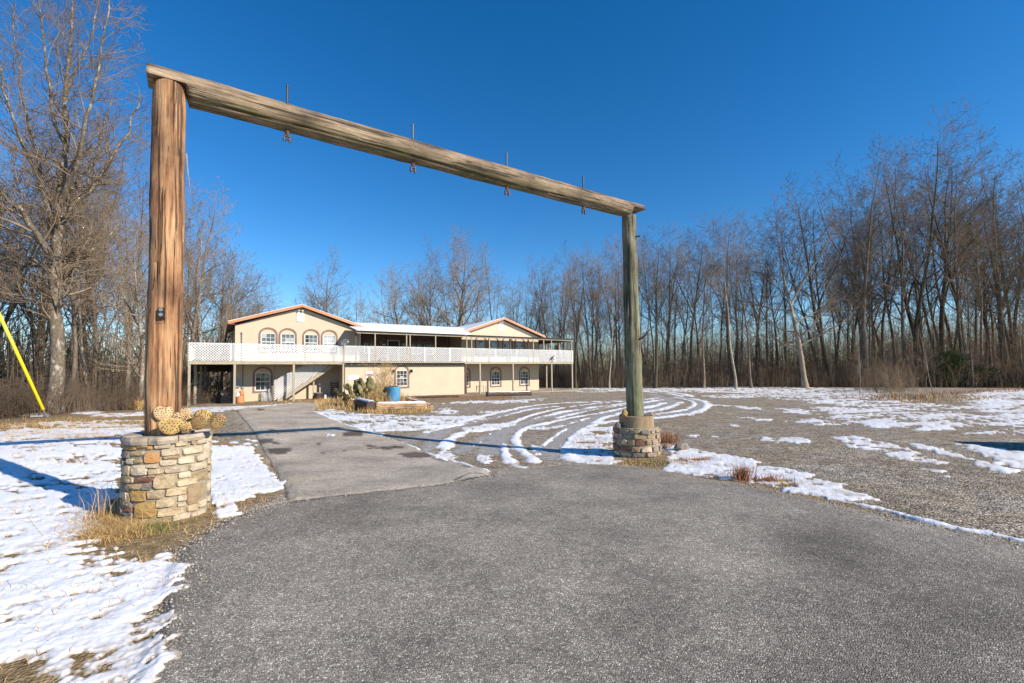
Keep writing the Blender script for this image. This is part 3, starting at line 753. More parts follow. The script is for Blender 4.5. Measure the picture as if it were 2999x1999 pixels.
tag(pl, 'round fieldstone pillar with orange stones and cactus on top, around the reddish post', 'stone pillar', 'stone pillars of the gateway')
LR, LH = .425, .98
drum('mortar_core', LR, -.25, LH - .06, M['mortar'], pl, rnd=random.Random(2), jit=.004, inner=.30)
drum('soil_fill', .31, .5, LH - .045, M['soil'], pl)
SN = [(1175,308,1303,350,'g'),(1345,290,1450,330,'t'),(1465,285,1500,315,'b'),(1515,270,1612,308,'g'),(1040,318,1118,345,'b'),(1125,328,1162,355,'o'),(945,320,1030,345,'k'),(1228,345,1388,405,'g'),(1405,330,1565,390,'g'),(1572,300,1630,425,'g'),
(945,370,1085,405,'t'),(1092,372,1215,468,'o'),(1250,402,1385,430,'b'),(955,428,1010,468,'g'),(1020,425,1080,460,'b'),(1220,432,1348,482,'g'),(1365,405,1495,465,'g'),(1510,385,1570,445,'g'),(985,475,1110,560,'g'),(1115,470,1205,500,'g'),
(1125,505,1250,545,'t'),(1262,485,1435,535,'g'),(1457,450,1602,512,'g'),(930,475,978,560,'t'),(1365,525,1470,575,'g'),(1485,520,1625,592,'b'),(1125,548,1215,570,'b'),(940,575,1013,615,'g'),(1018,572,1150,608,'r'),(1163,548,1343,662,'t'),
(1352,582,1530,630,'t'),(945,622,1068,665,'b'),(1078,612,1155,672,'k'),(1270,645,1440,712,'t'),(1446,604,1588,770,'b'),(988,670,1103,760,'y'),(1113,668,1255,736,'t'),(1362,702,1438,752,'g'),(1187,730,1345,800,'t'),(1360,757,1432,790,'g'),
(1440,775,1525,830,'t'),(1530,740,1595,790,'g'),(930,690,982,790,'t'),(1010,765,1196,888,'y'),(1204,802,1418,865,'t'),(1478,800,1596,895,'g'),(1602,790,1640,835,'o'),(1324,842,1470,908,'g'),(1390,912,1475,945,'g'),(1130,885,1318,940,'t'),
(930,798,1000,832,'r'),(925,836,1005,890,'k'),(1575,845,1650,905,'g'),(1592,680,1645,745,'p'),(1592,600,1645,670,'g'),(930,905,1120,940,'b'),(1080,950,1180,990,'t'),(1190,950,1370,995,'t'),(940,950,1070,990,'k'),(1480,900,1560,930,'b')]
rnd = random.Random(5)
used = []
for (a, b, c, d, m) in SN:
    q = ray((a + c) / 2 / ZD[0], ZD[2] + (b + d) / 2 / ZD[0])
    # first hit of the sight line with the drum
    ox, oy = -LP[0], -LP[1]; A = q[0] ** 2 + q[1] ** 2; B = 2 * (q[0] * ox + q[1] * oy); C2 = ox * ox + oy * oy - .455 ** 2
    disc = B * B - 4 * A * C2
    cx_ = (-B - math.sqrt(max(disc, 0))) / (2 * A)
    hx, hy, hz = q[0] * cx_ + ox, q[1] * cx_ + oy, EYE + q[2] * cx_ - LZ
    th = math.atan2(hy, hx)
    face = abs(math.cos(th - math.atan2(-LP[1], -LP[0])))
    k = cx_ / F / ZD[0]
    wd = min((c - a) * k / max(face, .38) * .84, .42); ht = (d - b) * k * 1.02
    zc = hz
    if zc - ht / 2 < -.05 or zc + ht / 2 > LH - .055: ht = min(ht, .09); zc = min(zc, LH - .11)
    link('stone', stone_mesh(rnd, LR, th, zc, wd * .97, ht * .97, ST[m]), pl)
    used.append((th, zc, wd / LR, ht))
tc = math.atan2(-LP[1], -LP[0])
for row in range(10):                                    # the side the photograph does not show
    z = .03 + row * .095; t = tc + 1.22
    while t < tc + 2 * math.pi - 1.22:
        wd = rnd.uniform(.12, .26); link('stone', stone_mesh(rnd, LR, t + wd / 2 / LR, z, wd * .93, .085, ST[rnd.choice('ttggbkyg')]), pl); t += wd / LR
# cap of flat slabs
t = 0; rnd = random.Random(8)
ws = [.44, .40, .30, .36, .46, .38, .42, .36, .40]; tot = sum(ws)
for q in ws:
    da = q / tot * 2 * math.pi; V = []; n = 7; r0, r1 = .27, .475 + rnd.uniform(-.012, .012)
    z0, z1 = LH - .075 + rnd.uniform(-.008, .008), LH + rnd.uniform(-.006, .014)
    for i in range(n):
        a = t + .012 + (da - .024) * i / (n - 1); ee = rnd.uniform(-.014, .008) - (.02 if i in (0, n - 1) else 0)
        for r_, z_ in ((r0, z0), (r1 + ee - .012, z0), (r1 + ee, (z0 + z1) / 2), (r1 + ee - .012, z1), (r0, z1 - .004)): V.append((r_ * math.cos(a), r_ * math.sin(a), z_ + rnd.uniform(-.003, .003)))
    Fc = [tuple((i * 5 + k, (i + 1) * 5 + k, (i + 1) * 5 + (k + 1) % 5, i * 5 + (k + 1) % 5)) for i in range(n - 1) for k in range(5)]
    Fc += [(4, 3, 2, 1, 0), tuple((n - 1) * 5 + k for k in range(5))]
    link('cap_slab', raw_mesh('cap_slab', V, Fc, M['beige_cap']), pl); t += da
sm = MB(); sm.tube([(-.17, -.05, LH - .05), (-.17, -.05, LH + .02)], [.15, .13], 12); sm.build('snow_on_pillar', M['snow'], None, True, (LP[0] - .02, LP[1] + .16, LZ))
tag(bpy.data.objects['snow_on_pillar'], kind='stuff')

pr = empty('stone_pillar', (RP[0], RP[1], RZ))
tag(pr, 'rough stone pillar with a round concrete collar, around the green wooden post', 'stone pillar', 'stone pillars of the gateway')
RR, RH = .50, .66
drum('mortar_core', RR, -.25, RH, M['mortar'], pr, rnd=random.Random(3), jit=.012)
drum('concrete_collar', .395, RH - .02, RH + .26, M['concrete'], pr, rnd=random.Random(4), jit=.003)
rnd = random.Random(12)
z = .02
while z < RH - .03:
    hrow = rnd.uniform(.075, .15); t = rnd.uniform(0, 1); te = t + 2 * math.pi
    if z + hrow > RH + .02: hrow = max(.06, RH + .01 - z)
    while t < te - .05:
        wd = rnd.uniform(.11, .30); wd = min(wd, (te - t) * RR)
        hh = hrow * rnd.uniform(.8, 1.0)
        link('stone', stone_mesh(rnd, RR, t + wd / 2 / RR, z + hrow / 2 + rnd.uniform(-.01, .01), wd * .93, hh * .95, ST[rnd.choice('kkpbbtkgbpr')], proud=rnd.uniform(.025, .06)), pr)
        t += wd / RR
    z += hrow
def boulder(name, loc, s, mat, parent=None, seed=1, rz=0):
    r = random.Random(seed); V = []; Fc = []; nu, nv = 9, 6
    for j in range(nv + 1):
        p = math.pi * j / nv
        for i in range(nu):
            t = 2 * math.pi * i / nu; q = r.uniform(.8, 1.1)
            V.append((s[0] * q * math.sin(p) * math.cos(t), s[1] * q * math.sin(p) * math.sin(t), s[2] * (math.cos(p) * r.uniform(.85, 1.05)) + s[2] * .8))
    for j in range(nv):
        for i in range(nu): Fc.append((j * nu + i, (j + 1) * nu + i, (j + 1) * nu + (i + 1) % nu, j * nu + (i + 1) % nu))
    return link(name, raw_mesh(name, V, Fc, mat), parent, loc, (0, 0, rz))
def atpx(px, py, Y, z): # plan point on the sight line of a photo column at depth Y
    return (xat(px, Y), Y, z)
top = RZ + RH + .255
tag(boulder('loose_stone', (RP[0] - .31, RP[1] - .16, top - .02), (.075, .07, .10), ST['y'], None, 3), 'small yellowish stone on the concrete collar, left of the green post', 'stone')
tag(boulder('loose_stone', (RP[0] + .30, RP[1] - .10, top - .02), (.14, .09, .06), ST['k'], None, 4), 'flat grey stone on the concrete collar, right of the green post', 'stone')
tag(boulder('loose_stone', (RP[0] - .47, RP[1] - .16, RZ + RH - .03), (.10, .09, .085), ST['k'], None, 5), 'dark stone on the left shoulder of the rough stone pillar', 'stone')
g = G(1998, 1318); tag(boulder('loose_stone', (g[0], g[1], tz(*g) - .02), (.22, .13, .12), ST['k'], None, 6, .3), 'brown rock in the snow right of the rough stone pillar', 'stone')
g = G(1955, 1312); tag(boulder('loose_stone', (g[0], g[1], tz(*g) - .03), (.13, .10, .08), ST['p'], None, 7, .3), 'small rock under snow touching the right pillar base', 'stone')

# ------------------------------------------------------------------ log gateway
def log_mesh(name, L, r0, r1, mat, seed, n=40, m=70, flat=None, topcut=None, crack=.02):
    """log along +x from 0 to L, lap cuts: flat=(s0,s1,zcut) removes what is under zcut between s0 and s1"""
    r = np.random.RandomState(seed)
    s = np.linspace(0, L, m); t = np.linspace(0, 2 * np.pi, n, endpoint=False)
    S, T = np.meshgrid(s, t, indexing='ij')
    R = r0 + (r1 - r0) * S / L
    R = R + (fbm(S * 1.3 + seed, T * 1.2, seed, 3) - .5) * .03 + (fbm(S * 6, T * 3 + 5, seed + 4, 3) - .5) * .010
    for k in range(14):
        tc_ = r.uniform(0, 6.28); a, b = sorted(r.uniform(0, L, 2)); w_ = r.uniform(.035, .08)
        dd = np.abs((T - tc_ - .12 * np.sin(S * 1.1 + k) + np.pi) % (2 * np.pi) - np.pi)
        R = R - crack * np.exp(-(dd / w_) ** 2) * ((S > a) & (S < b))
    bx = .03 * np.sin(S / L * 3.1 + seed)
    X = S; Y = R * np.cos(T) + bx * .5; Z = R * np.sin(T)
    if flat:
        for (a, b, zc) in flat:
            mk = (S >= a) & (S <= b); Z = np.where(mk & (Z < zc), zc, Z)
    V = np.stack([X, Y, Z], -1).reshape(-1, 3)
    i = (np.arange(m - 1)[:, None] * n + np.arange(n)[None, :]); j = (np.arange(m - 1)[:, None] * n + (np.arange(n)[None, :] + 1) % n)
    Fc = [tuple(q) for q in np.stack([i, j, j + n, i + n], -1).reshape(-1, 4).tolist()]
    Fc += [tuple(range(n))[::-1], tuple((m - 1) * n + k for k in range(n))]
    me = raw_mesh(name, V, Fc, mat); me.polygons.foreach_set('use_smooth', [True] * (len(Fc) - 2) + [False] * 2)
    return me
gw = empty('log_gateway', (LP[0], LP[1], LZ), math.atan2(BD[1], BD[0]))
tag(gw, 'tall log gateway over the drive, orange left post, green right post, grey crossbeam', 'gateway')
BL = float(np.linalg.norm(RP - LP))
p = link('post', log_mesh('post', 4.50, .188, .172, M['post_left'], 11, 72, 150, crack=.026), gw, (-.055, -.02, .90), (0, -math.pi / 2, 0)); tag(p, 'orange stripped pine post with long cracks')
# vertical log meshes run along local x: textures of vertical posts use their own long axis
p2 = link('post', log_mesh('post', 4.92, .20, .165, M['post_right'], 12, 40, 90), gw, (BL - .04, 0, RZ - LZ + .75), (0, -math.pi / 2 - .010, 0)); tag(p2, 'green weathered post')
bz0, bz1 = 5.36 - LZ, 5.50 - LZ
bl = 9.43
bm = link('crossbeam', log_mesh('crossbeam', bl, .195, .188, M['beam'], 13, 64, 220, flat=[(0, .39, -.005), (bl - .46, bl, .03)]), gw, (-.28, 0, bz0), (0, -math.atan2(bz1 - bz0, bl), 0)); tag(bm, 'grey weathered crossbeam with moss')
for s_ in (1.31, 3.25, 5.19, 7.24):
    rb = MB(); zt = bz0 + (bz1 - bz0) * s_ / bl
    rb.tube([(0, 0, -.28), (0, 0, .47)], .016, 6); rb.tube([(0, 0, .185), (0, 0, .20)], .04, 8); rb.tube([(0, 0, .455), (0, 0, .475)], .02, 6)
    ro = rb.build('hanger_rod', M['black'], gw, False, (s_, 0, zt))
    c = MB(); c.tube([(0, 0, -.27), (0, 0, -.20)], .032, 8); c.box(-.045, -.03, -.02, .02, -.36, -.27); c.box(.03, .045, -.02, .02, -.36, -.27); c.box(-.045, .045, -.02, .02, -.285, -.265); c.tube([(-.06, 0, -.33), (.06, 0, -.33)], .011, 6)
    c.build('clevis', M['dark_metal'], ro)
sp = MB(); sp.tube([(0, 0, 0), (.02, -.01, -.25), (.05, -.02, -.5)], [.008, .006, .002], 4); sp.build('wood_splinter', M['beige_cap'], gw, False, (.13, -.06, 4.55))
# sensor on the left post
qx = ray(474, 918); yy = 5.49; qq = (qx[0] / qx[1] * yy, yy, EYE + qx[2] / qx[1] * yy)
sn = empty('gate_sensor', qq, .35); tag(sn, 'small black twin-eyed sensor box screwed to the orange left post', 'sensor')
b = MB(); b.box(-.028, .028, -.03, .03, -.06, .07); b.box(-.012, .012, .03, .09, -.02, .02); b.build('housing', M['black'], sn)
b = MB(); b.tube([(0, -.04, .045), (0, -.02, .045)], .022, 10); b.build('lens', M['grey_metal'], sn); b = MB(); b.tube([(0, -.04, -.015), (0, -.02, -.015)], .022, 10); b.build('lens', M['grey_metal'], sn)
b = MB(); b.tube([(.028, 0, -.03), (.05, -.01, -.07), (.03, -.02, -.09), (-.04, -.03, -.085)], .003, 4); b.build('cable', M['dark_metal'], sn)
qx = ray(1872, 990); yy = 10.65; qq = (qx[0] / qx[1] * yy, yy, EYE + qx[2] / qx[1] * yy)
hb = empty('gate_hinge_bracket', qq, 0); tag(hb, 'dark metal hinge bracket sticking out of the green right post', 'bracket')
b = MB(); b.tube([(-.06, 0, -.05), (.05, -.02, 0), (.14, -.04, .07)], [.022, .03, .02], 8); b.box(-.09, -.03, -.02, .03, -.09, -.02); b.build('arm', M['dark_metal'], hb)
b = MB(); b.tube([(.13, -.04, .04), (.17, -.05, .13)], .018, 6); b.build('pin', M['dark_metal'], hb)
qx = ray(1866, 692); qq = (qx[0] / qx[1] * yy, yy, EYE + qx[2] / qx[1] * yy)
b = MB(); b.tube([(-.04, 0, 0), (.05, -.02, 0)], .016, 6); b.tube([(.045, -.02, -.02), (.045, -.02, .025)], .02, 6)
tag(b.build('gate_bolt', M['dark_metal'], None, False, qq), 'short dark bolt near the top of the green right post', 'bolt')

# ------------------------------------------------------------------ prickly pears
def pad_mesh(w_, h_, th, seed):
    r = random.Random(seed); V = []; Fc = []; nu, nv = 14, 8
    for j in range(nv + 1):
        p = math.pi * j / nv; wz = -math.cos(p)
        ww = w_ / 2 * math.sin(p) * (1 + .12 * wz) * r.uniform(.94, 1.03)
        for i in range(nu):
            t = 2 * math.pi * i / nu
            V.append((ww * math.cos(t), th / 2 * math.sin(t) * math.sin(p) ** .6 + .004 * math.sin(3 * wz + seed), h_ / 2 * wz + h_ / 2))
    for j in range(nv):
        for i in range(nu): Fc.append((j * nu + i, j * nu + (i + 1) % nu, (j + 1) * nu + (i + 1) % nu, (j + 1) * nu + i))
    return V, Fc
def areoles(w_, h_, th, seed, sz=.0045):
    r = random.Random(seed); b = MB()
    for side in (-1, 1):
        for a in range(-3, 4):
            for c in range(-3, 4):
                x = (a + (c % 2) * .5) / 3.5; z = c / 3.5
                if x * x + z * z > .86: continue
                x += r.uniform(-.08, .08); z += r.uniform(-.08, .08); k = math.sqrt(max(0, 1 - x * x - z * z))
                px_, pz_, py_ = x * w_ / 2 * (1 + .12 * z), z * h_ / 2 + h_ / 2, side * th / 2 * k ** .8
                b.tube([(px_, py_ - side * .002, pz_), (px_, py_ + side * sz, pz_)], [sz, sz * .5], 5)
    return b
cp = empty('prickly_pear', (LP[0], LP[1], LZ + LH - .03)); tag(cp, 'prickly pear with frost-yellowed spotted pads on the left pillar beside the orange post', 'cactus', 'prickly pear cacti')
PADS = [(208, 1290, 160, 150, 'pad_pale', 5.50, .1, 0), (318, 1335, 105, 110, 'pad_pale', 5.58, .1, .5), (275, 1425, 205, 165, 'pad_gold', 5.42, .1, .1), (447, 1312, 120, 140, 'pad_pale', 5.75, .0, -.1), (435, 1432, 112, 105, 'pad_gold', 5.50, .0, .1),
        (545, 1380, 130, 155, 'pad_green', 5.55, -.3, .35), (605, 1312, 140, 120, 'pad_gold', 5.68, .0, .2), (725, 1365, 125, 150, 'pad_green', 5.62, -.2, .55)]
for k, (a, b_, ww, hh, mt, Y, yaw, roll) in enumerate(PADS):
    sx, sy = 420 + a / 3.565, 850 + b_ / 3.565; q = ray(sx, sy + hh / 3.565 / 2)
    P = Vector((q[0] / q[1] * Y, Y, EYE + q[2] / q[1] * Y)); kk = Y / F / 3.565
    V, Fc = pad_mesh(ww * kk * 1.12, hh * kk * 1.1, .03, k)
    o = link('pad', raw_mesh('pad', V, Fc, M[mt], smooth=True), cp, P - Vector((LP[0], LP[1], LZ + LH - .03)), (rnd.uniform(-.15, .1), roll, yaw + .6))
    areoles(ww * kk * 1.12, hh * kk * 1.1, .03, k, .0078).build('areoles', M['spot'], o)
print('gate', round(time.time() - T0, 1))

# ------------------------------------------------------------------ the lodge, in its own frame: x along the front, y into the building, z up
hs = empty('lodge', (HO[0], HO[1], 0), HA)
tag(hs, 'long tan stucco lodge with two gables, white lattice deck and snowy roof', 'house')
def wall(u0, u1, w0, w1, v, holes, mat='stucco', th=.2, name='wall', parent=None):
    """wall panel in the plane y=v with rectangular openings (x0,x1,z0,z1)"""
    b = MB(); xs = sorted({u0, u1} | {q for h in holes for q in h[:2]})
    for a, c in zip(xs[:-1], xs[1:]):
        cuts = sorted([h[2:] for h in holes if h[0] <= a + 1e-6 and h[1] >= c - 1e-6])
        z = w0
        for (p_, q_) in cuts:
            b.box(a, c, v, v + th, z, p_); z = q_
        b.box(a, c, v, v + th, z, w1)
    return b.build(name, M[mat], parent or hs)
GL = {}
def window(x, v, z0, z1, wd, rz=0.0, parent=hs, kinds='gggggggggggg', arch=.28, surround=True, rows=4, cols=3, loc=None):
    """sash window; x centre, opening z0..z1"""
    lo = loc or (x, v, 0)
    b = MB(); fw = .055; h = z1 - z0
    for (a, c, d, e) in ((-wd / 2, -wd / 2 + fw, z0, z1), (wd / 2 - fw, wd / 2, z0, z1), (-wd / 2 + fw, wd / 2 - fw, z0, z0 + fw + .01), (-wd / 2 + fw, wd / 2 - fw, z1 - fw, z1)): b.box(a, c, .015, .10, d, e)
    zm = (z0 + z1) / 2; b.box(-wd / 2 + fw, wd / 2 - fw, .03, .09, zm - .028, zm + .028)
    iw = (wd - 2 * fw); xs = [-wd / 2 + fw + iw * k / cols for k in range(cols + 1)]
    zs = [z0 + fw + .01, (z0 + fw + .01 + zm - .028) / 2, zm - .028] + [zm + .028, (zm + .028 + z1 - fw) / 2, z1 - fw]
    if rows == 4:
        for k in range(1, cols): b.box(xs[k] - .011, xs[k] + .011, .045, .075, z0 + fw, z1 - fw)
        for q in (zs[1], zs[4]): b.box(-wd / 2 + fw, wd / 2 - fw, .047, .073, q - .011, q + .011)
    wo = b.build('window', M['white'], parent, False, lo, (0, 0, rz))
    ranges = [(zs[0], zs[1]), (zs[1], zs[2]), (zs[3], zs[4]), (zs[4], zs[5])]
    i = 0
    for (q0, q1) in ranges:
        for k in range(cols):
            kd = kinds[i % len(kinds)]; i += 1
            key = (round(q1 - q0, 3), round(iw / cols, 3), kd)
            if key not in GL:
                pm = MB(); pm.box(0, key[1] - .004, 0, .012, 0, key[0] - .004); GL[key] = raw_mesh('pane', pm.v, pm.f, M[{'g': 'glass', 'b': 'blind', 'c': 'curtain'}[kd]])
            link('pane', GL[key], wo, (xs[k] + .002, .062 + .004 * math.sin(i * 7), q0 + .002), (.012 * math.sin(i * 3.1), 0, .012 * math.sin(i * 1.7)))
    if surround:
        n = 10; t = .13; ow = wd / 2 + t + .02; iwd = wd / 2 + .02; za = z1 - .10
        def arc(hw2, rise): return [(hw2 * math.cos(math.pi * k / n), za + rise * math.sin(math.pi * k / n)) for k in range(n + 1)]
        o1 = arc(ow, arch + .17 + .10); o2 = arc(iwd, arch + .05 + .08)
        s_ = MB()
        def strip(P, Q):
            for k in range(len(P) - 1):
                a, b2, c2, d2 = P[k], P[k + 1], Q[k + 1], Q[k]
                vs = [(p_[0], -.045, p_[1]) for p_ in (a, b2, c2, d2)] + [(p_[0], .0, p_[1]) for p_ in (a, b2, c2, d2)]
                s_.add(vs, [(0, 1, 2, 3)[::-1], (0, 4, 5, 1)[::-1], (3, 2, 6, 7)[::-1], (1, 5, 6, 2), (0, 3, 7, 4)])
        strip(o1, o2)
        s_.box(-ow, -iwd, -.045, 0, z0 - .16, za); s_.box(iwd, ow, -.045, 0, z0 - .16, za); s_.box(-iwd, iwd, -.045, 0, z0 - .16, z0 - .02)
        s_.build('window_surround', M['trim'], parent, False, lo, (0, 0, rz))
    return wo
W1 = dict(z0=3.5, z1=4.87, wd=1.0)
up_l = [4.95, 6.32, 8.03, 9.42]; up_r = [23.74, 25.17, 26.88, 28.40]
VW = 2.6
def hole(c, z0, z1, wd): return (c - wd / 2, c + wd / 2, z0, z1)
def gable(u0, u1, cx, ze, zr, ul):
    wall(u0, u1, 2.62, ze, VW, [hole(c, 3.5, 4.87, 1.0) for c in ul])
    b = MB(); b.prism([(u0, ze), (u1, ze), (cx, zr)], VW, VW + .2); b.build('gable_wall', M['stucco'], hs)
    b = MB(); b.box(u0, u0 + .2, VW + .2, 12, 2.62, ze); b.build('side_wall', M['stucco'], hs); b = MB(); b.box(u1 - .2, u1, VW + .2, 12, 2.62, ze); b.build('side_wall', M['stucco'], hs)
    b = MB(); b.box(u0 + .2, u1 - .2, 11.8, 12, 2.62, ze); b.build('back_wall', M['stucco'], hs)
gable(2.75, 11.85, 7.28, 5.40, 6.98, up_l)
gable(21.6, 30.85, 26.28, 5.40, 6.98, up_r)
KU = {0: 'cccccccccccc', 1: 'cccbccccccbb', 2: 'cccccccccccc', 3: 'bcbbcbbbbbbb'}
for k, c in enumerate(up_l): window(c, VW, kinds=['cccccccccbcc', 'cccccccbbccc', 'gcggccgccgcc', 'bbbbbbbbbbbb'][k], **W1)
for k, c in enumerate(up_r): window(c, VW, kinds=['bbbbbbbbbbcb', 'bbbbbbcbbbbb', 'bcbbbbcbbbbb', 'bbbbcbcbcbbb'][k], rows=4 if k == 3 else 2, **W1)
# lower storey
wall(2.75, 10.12, -.8, 2.42, VW, [hole(4.6, .43, 1.82, 1.03)]); window(4.6, VW, .43, 1.82, 1.03, kinds='ggcggcggcgcc')
wall(20.62, 30.85, -.8, 2.42, VW, [hole(21.87, .30, 1.72, 1.0), hole(25.43, .30, 1.72, 1.06), hole(28.97, .30, 1.72, 1.06)])
for c in (21.87, 25.43, 28.97): window(c, VW, .30, 1.72, 1.04, kinds='gcggggccgcgg')
wall(10.12, 20.62, -.8, 2.28, .10, [hole(14.73, .54, 1.90, .98)]); window(14.73, .10, .54, 1.90, .98, kinds='ggggcggggggg')
b = MB(); b.box(10.12, 10.32, .3, VW + .2, -.8, 2.28); b.build('side_wall', M['stucco'], hs); b = MB(); b.box(20.42, 20.62, .3, VW + .2, -.8, 2.28); b.build('side_wall', M['stucco'], hs)
b = MB(); b.box(2.75, 2.95, VW + .2, 12, -3, 2.42); b.build('side_wall', M['stucco'], hs); b = MB(); b.box(30.65, 30.85, VW + .2, 12, -1.2, 2.42); b.build('side_wall', M['stucco'], hs)
b = MB(); b.box(10.05, 20.7, -.14, 2.5, 2.30, 2.345); b.build('shed_roof', M['roof_dark'], hs)
b = MB()
for k in range(58): b.box(10.06 + k * .184, 10.06 + k * .184 + .09, -.15, .1, 2.345, 2.375)
b.build('roof_ribs', M['roof_dark'], hs)
# stub with the dark side door at the right end
wall(30.85, 32.6, -.8, 2.42, 5.2, [(31.15, 32.1, -.8, 1.75)]); b = MB(); b.box(31.15, 32.1, 5.28, 5.33, -.6, 1.75); b.build('door', M['brown_wood'], hs)
# recessed middle wall behind the porch
mh = [(12.95, 13.9, 3.5, 4.5), (15.18, 16.19, 2.62, 4.72), (17.53, 18.48, 3.5, 4.5), (18.82, 19.78, 3.5, 4.5)]
wall(11.85, 21.6, 2.62, 6.0, 5.2, mh, 'siding')
for c in (13.42, 18.0, 19.3): window(c, 5.2, 3.5, 4.5, .95, kinds='gggggggggggg', surround=False)
for c in (13.42, 18.0, 19.3):
    s_ = MB(); n = 8
    P_ = [(c + .68 * math.cos(math.pi * k / n), 4.45 + .38 * math.sin(math.pi * k / n)) for k in range(n + 1)]; s_.prism(P_ + [], 5.15, 5.198); s_.build('arch_trim', M['trim'], hs)
b = MB(); b.box(15.18, 16.19, 5.25, 5.30, 2.62, 4.72); dr = b.build('door', M['black'], hs); b = MB(); b.box(15.10, 15.18, 5.15, 5.3, 2.62, 4.80); b.box(16.19, 16.27, 5.15, 5.3, 2.62, 4.80); b.box(15.18, 16.19, 5.15, 5.3, 4.72, 4.80); b.build('door_frame', M['white'], hs)
b = MB(); b.box(16.55, 17.2, 5.16, 5.199, 3.4, 4.62); b.build('side_light', M['glass'], hs)
b = MB(); b.box(14.35, 14.55, 5.08, 5.198, 4.45, 4.62); b.build('porch_light', M['grey_metal'], hs); b = MB(); b.box(14.62, 14.95, 5.17, 5.198, 4.28, 4.42); b.build('notice', M['white'], hs)
for vv in (3.35, 4.45): window(0, 0, 3.5, 4.5, .7, rz=-math.pi / 2, loc=(21.6, vv, 0), kinds='g', surround=False)
# slab under the building and its porch
b = MB(); b.box(2.7, 33.5, 2.6, 5.0, -.7, -.32); b.box(10.1, 20.7, -.35, .1, -.7, -.32); b.box(20.6, 33.9, -.4, 2.6, -.75, -.36); b.build('porch_slab', M['slab'], hs)
# gable roofs
def roof(cx, half, ze, zr, v0, v1):
    sl_ = (zr - ze) / half; th = .10
    for sg in (-1, 1):
        b = MB(); e = (cx + sg * half, ze); r_ = (cx, zr)
        vs = [(e[0], v0, e[1]), (r_[0], v0, r_[1]), (r_[0], v1, r_[1]), (e[0], v1, e[1])]
        vs += [(q[0], q[1], q[2] + th) for q in vs]
        b.add(vs, [(0, 1, 2, 3), (7, 6, 5, 4), (0, 4, 5, 1), (1, 5, 6, 2), (2, 6, 7, 3), (3, 7, 4, 0)]); b.build('roof_slope', M['grey_metal'], hs)
        b = MB(); vs = [(e[0] + sg * .02, v0 - .0, e[1] + th + .004), (r_[0], v0 + .0, r_[1] + th + .004), (r_[0], v1, r_[1] + th + .004), (e[0] + sg * .02, v1, e[1] + th + .004)]
        vs += [(q[0], q[1] + .02, q[2] + .035) for q in vs]
        b.add(vs, [(0, 1, 2, 3), (7, 6, 5, 4), (0, 4, 5, 1), (1, 5, 6, 2), (2, 6, 7, 3), (3, 7, 4, 0)]); b.build('roof_snow', M['roof_snow'], hs)
        # rake fascia
        b = MB(); d = .20
        vs = [(e[0], v0 - .04, e[1] + th - d), (r_[0], v0 - .04, r_[1] + th - d), (r_[0], v0 - .04, r_[1] + th + .012), (e[0], v0 - .04, e[1] + th + .012)]
        vs += [(q[0], v0 - .003, q[2]) for q in vs]
        b.add(vs, [(0, 1, 2, 3), (7, 6, 5, 4), (0, 4, 5, 1), (1, 5, 6, 2), (2, 6, 7, 3), (3, 7, 4, 0)]); b.build('rake_fascia', M['fascia'], hs)
        b = MB(); xx = sorted([e[0], e[0] + sg * .03]); b.box(xx[0], xx[1], v0, v1, e[1] - .10, e[1] + th); b.build('eave_fascia', M['fascia'], hs)
        b = MB(); b.box(min(e[0], cx + sg * (half - .45)), max(e[0], cx + sg * (half - .45)), v0, VW, ze - .09, ze - .06); b.build('eave_return', M['fascia'], hs)
roof(7.28, 5.0, 5.50, 7.10, 2.15, 12.3)
roof(26.30, 5.2, 5.36, 7.10, 2.15, 12.3)
# middle roof, porch roofs
def slab4(name, pts, th, mat, up=True):
    b = MB(); vs = [tuple(p_) for p_ in pts] + [(p_[0], p_[1], p_[2] + th) for p_ in pts]
    b.add(vs, [(3, 2, 1, 0), (4, 5, 6, 7), (0, 1, 5, 4), (1, 2, 6, 5), (2, 3, 7, 6), (3, 0, 4, 7)]); return b.build(name, M[mat], hs)
zf = lambda v: 5.06 + .2 * (v + .25)
slab4('middle_roof', [(12.28, -.25, zf(-.25)), (21.15, -.25, zf(-.25)), (23.8, 6, zf(6)), (12.28, 6, zf(6))], .03, 'roof_dark')
slab4('roof_snow', [(12.28, -.22, zf(-.25) + .034), (21.15, -.22, zf(-.25) + .034), (23.8, 6, zf(6) + .034), (12.28, 6, zf(6) + .034)], .05, 'roof_snow')
slab4('porch_roof', [(10.9, -.25, zf(-.25)), (12.276, -.25, zf(-.25)), (12.276, 2.14, zf(2.14)), (10.9, 2.14, zf(2.14))], .03, 'roof_dark')
slab4('roof_snow', [(10.9, -.22, zf(-.25) + .034), (12.276, -.22, zf(-.25) + .034), (12.276, 2.12, zf(2.14) + .034), (10.9, 2.12, zf(2.14) + .034)], .05, 'roof_snow')
slab4('middle_roof', [(12.28, 6.004, zf(6)), (23.8, 6.004, zf(6)), (23.8, 12, 5.3), (12.28, 12, 5.3)], .03, 'roof_dark')
zg = lambda v: 5.04 + .035 * (v + .25)
slab4('porch_roof', [(21.156, -.25, zg(-.25)), (33.6, -.25, zg(-.25)), (33.6, 2.13, zg(2.1)), (21.156, 2.13, zg(2.1))], .035, 'roof_dark')
slab4('roof_snow', [(21.3, .5, zg(.5) + .04), (31.0, .5, zg(.5) + .04), (31.0, 2.1, zg(2.1) + .04), (21.3, 2.1, zg(2.1) + .04)], .03, 'roof_snow')
slab4('porch_roof', [(31.55, 2.134, zg(2.1)), (33.6, 2.134, zg(2.1)), (33.6, 9, zg(2.1)), (31.55, 9, zg(2.1))], .035, 'roof_dark')
b = MB(); b.box(10.96, 21.2, -.05, .05, 4.88, 5.045); b.build('porch_beam', M['grey_wood'], hs)
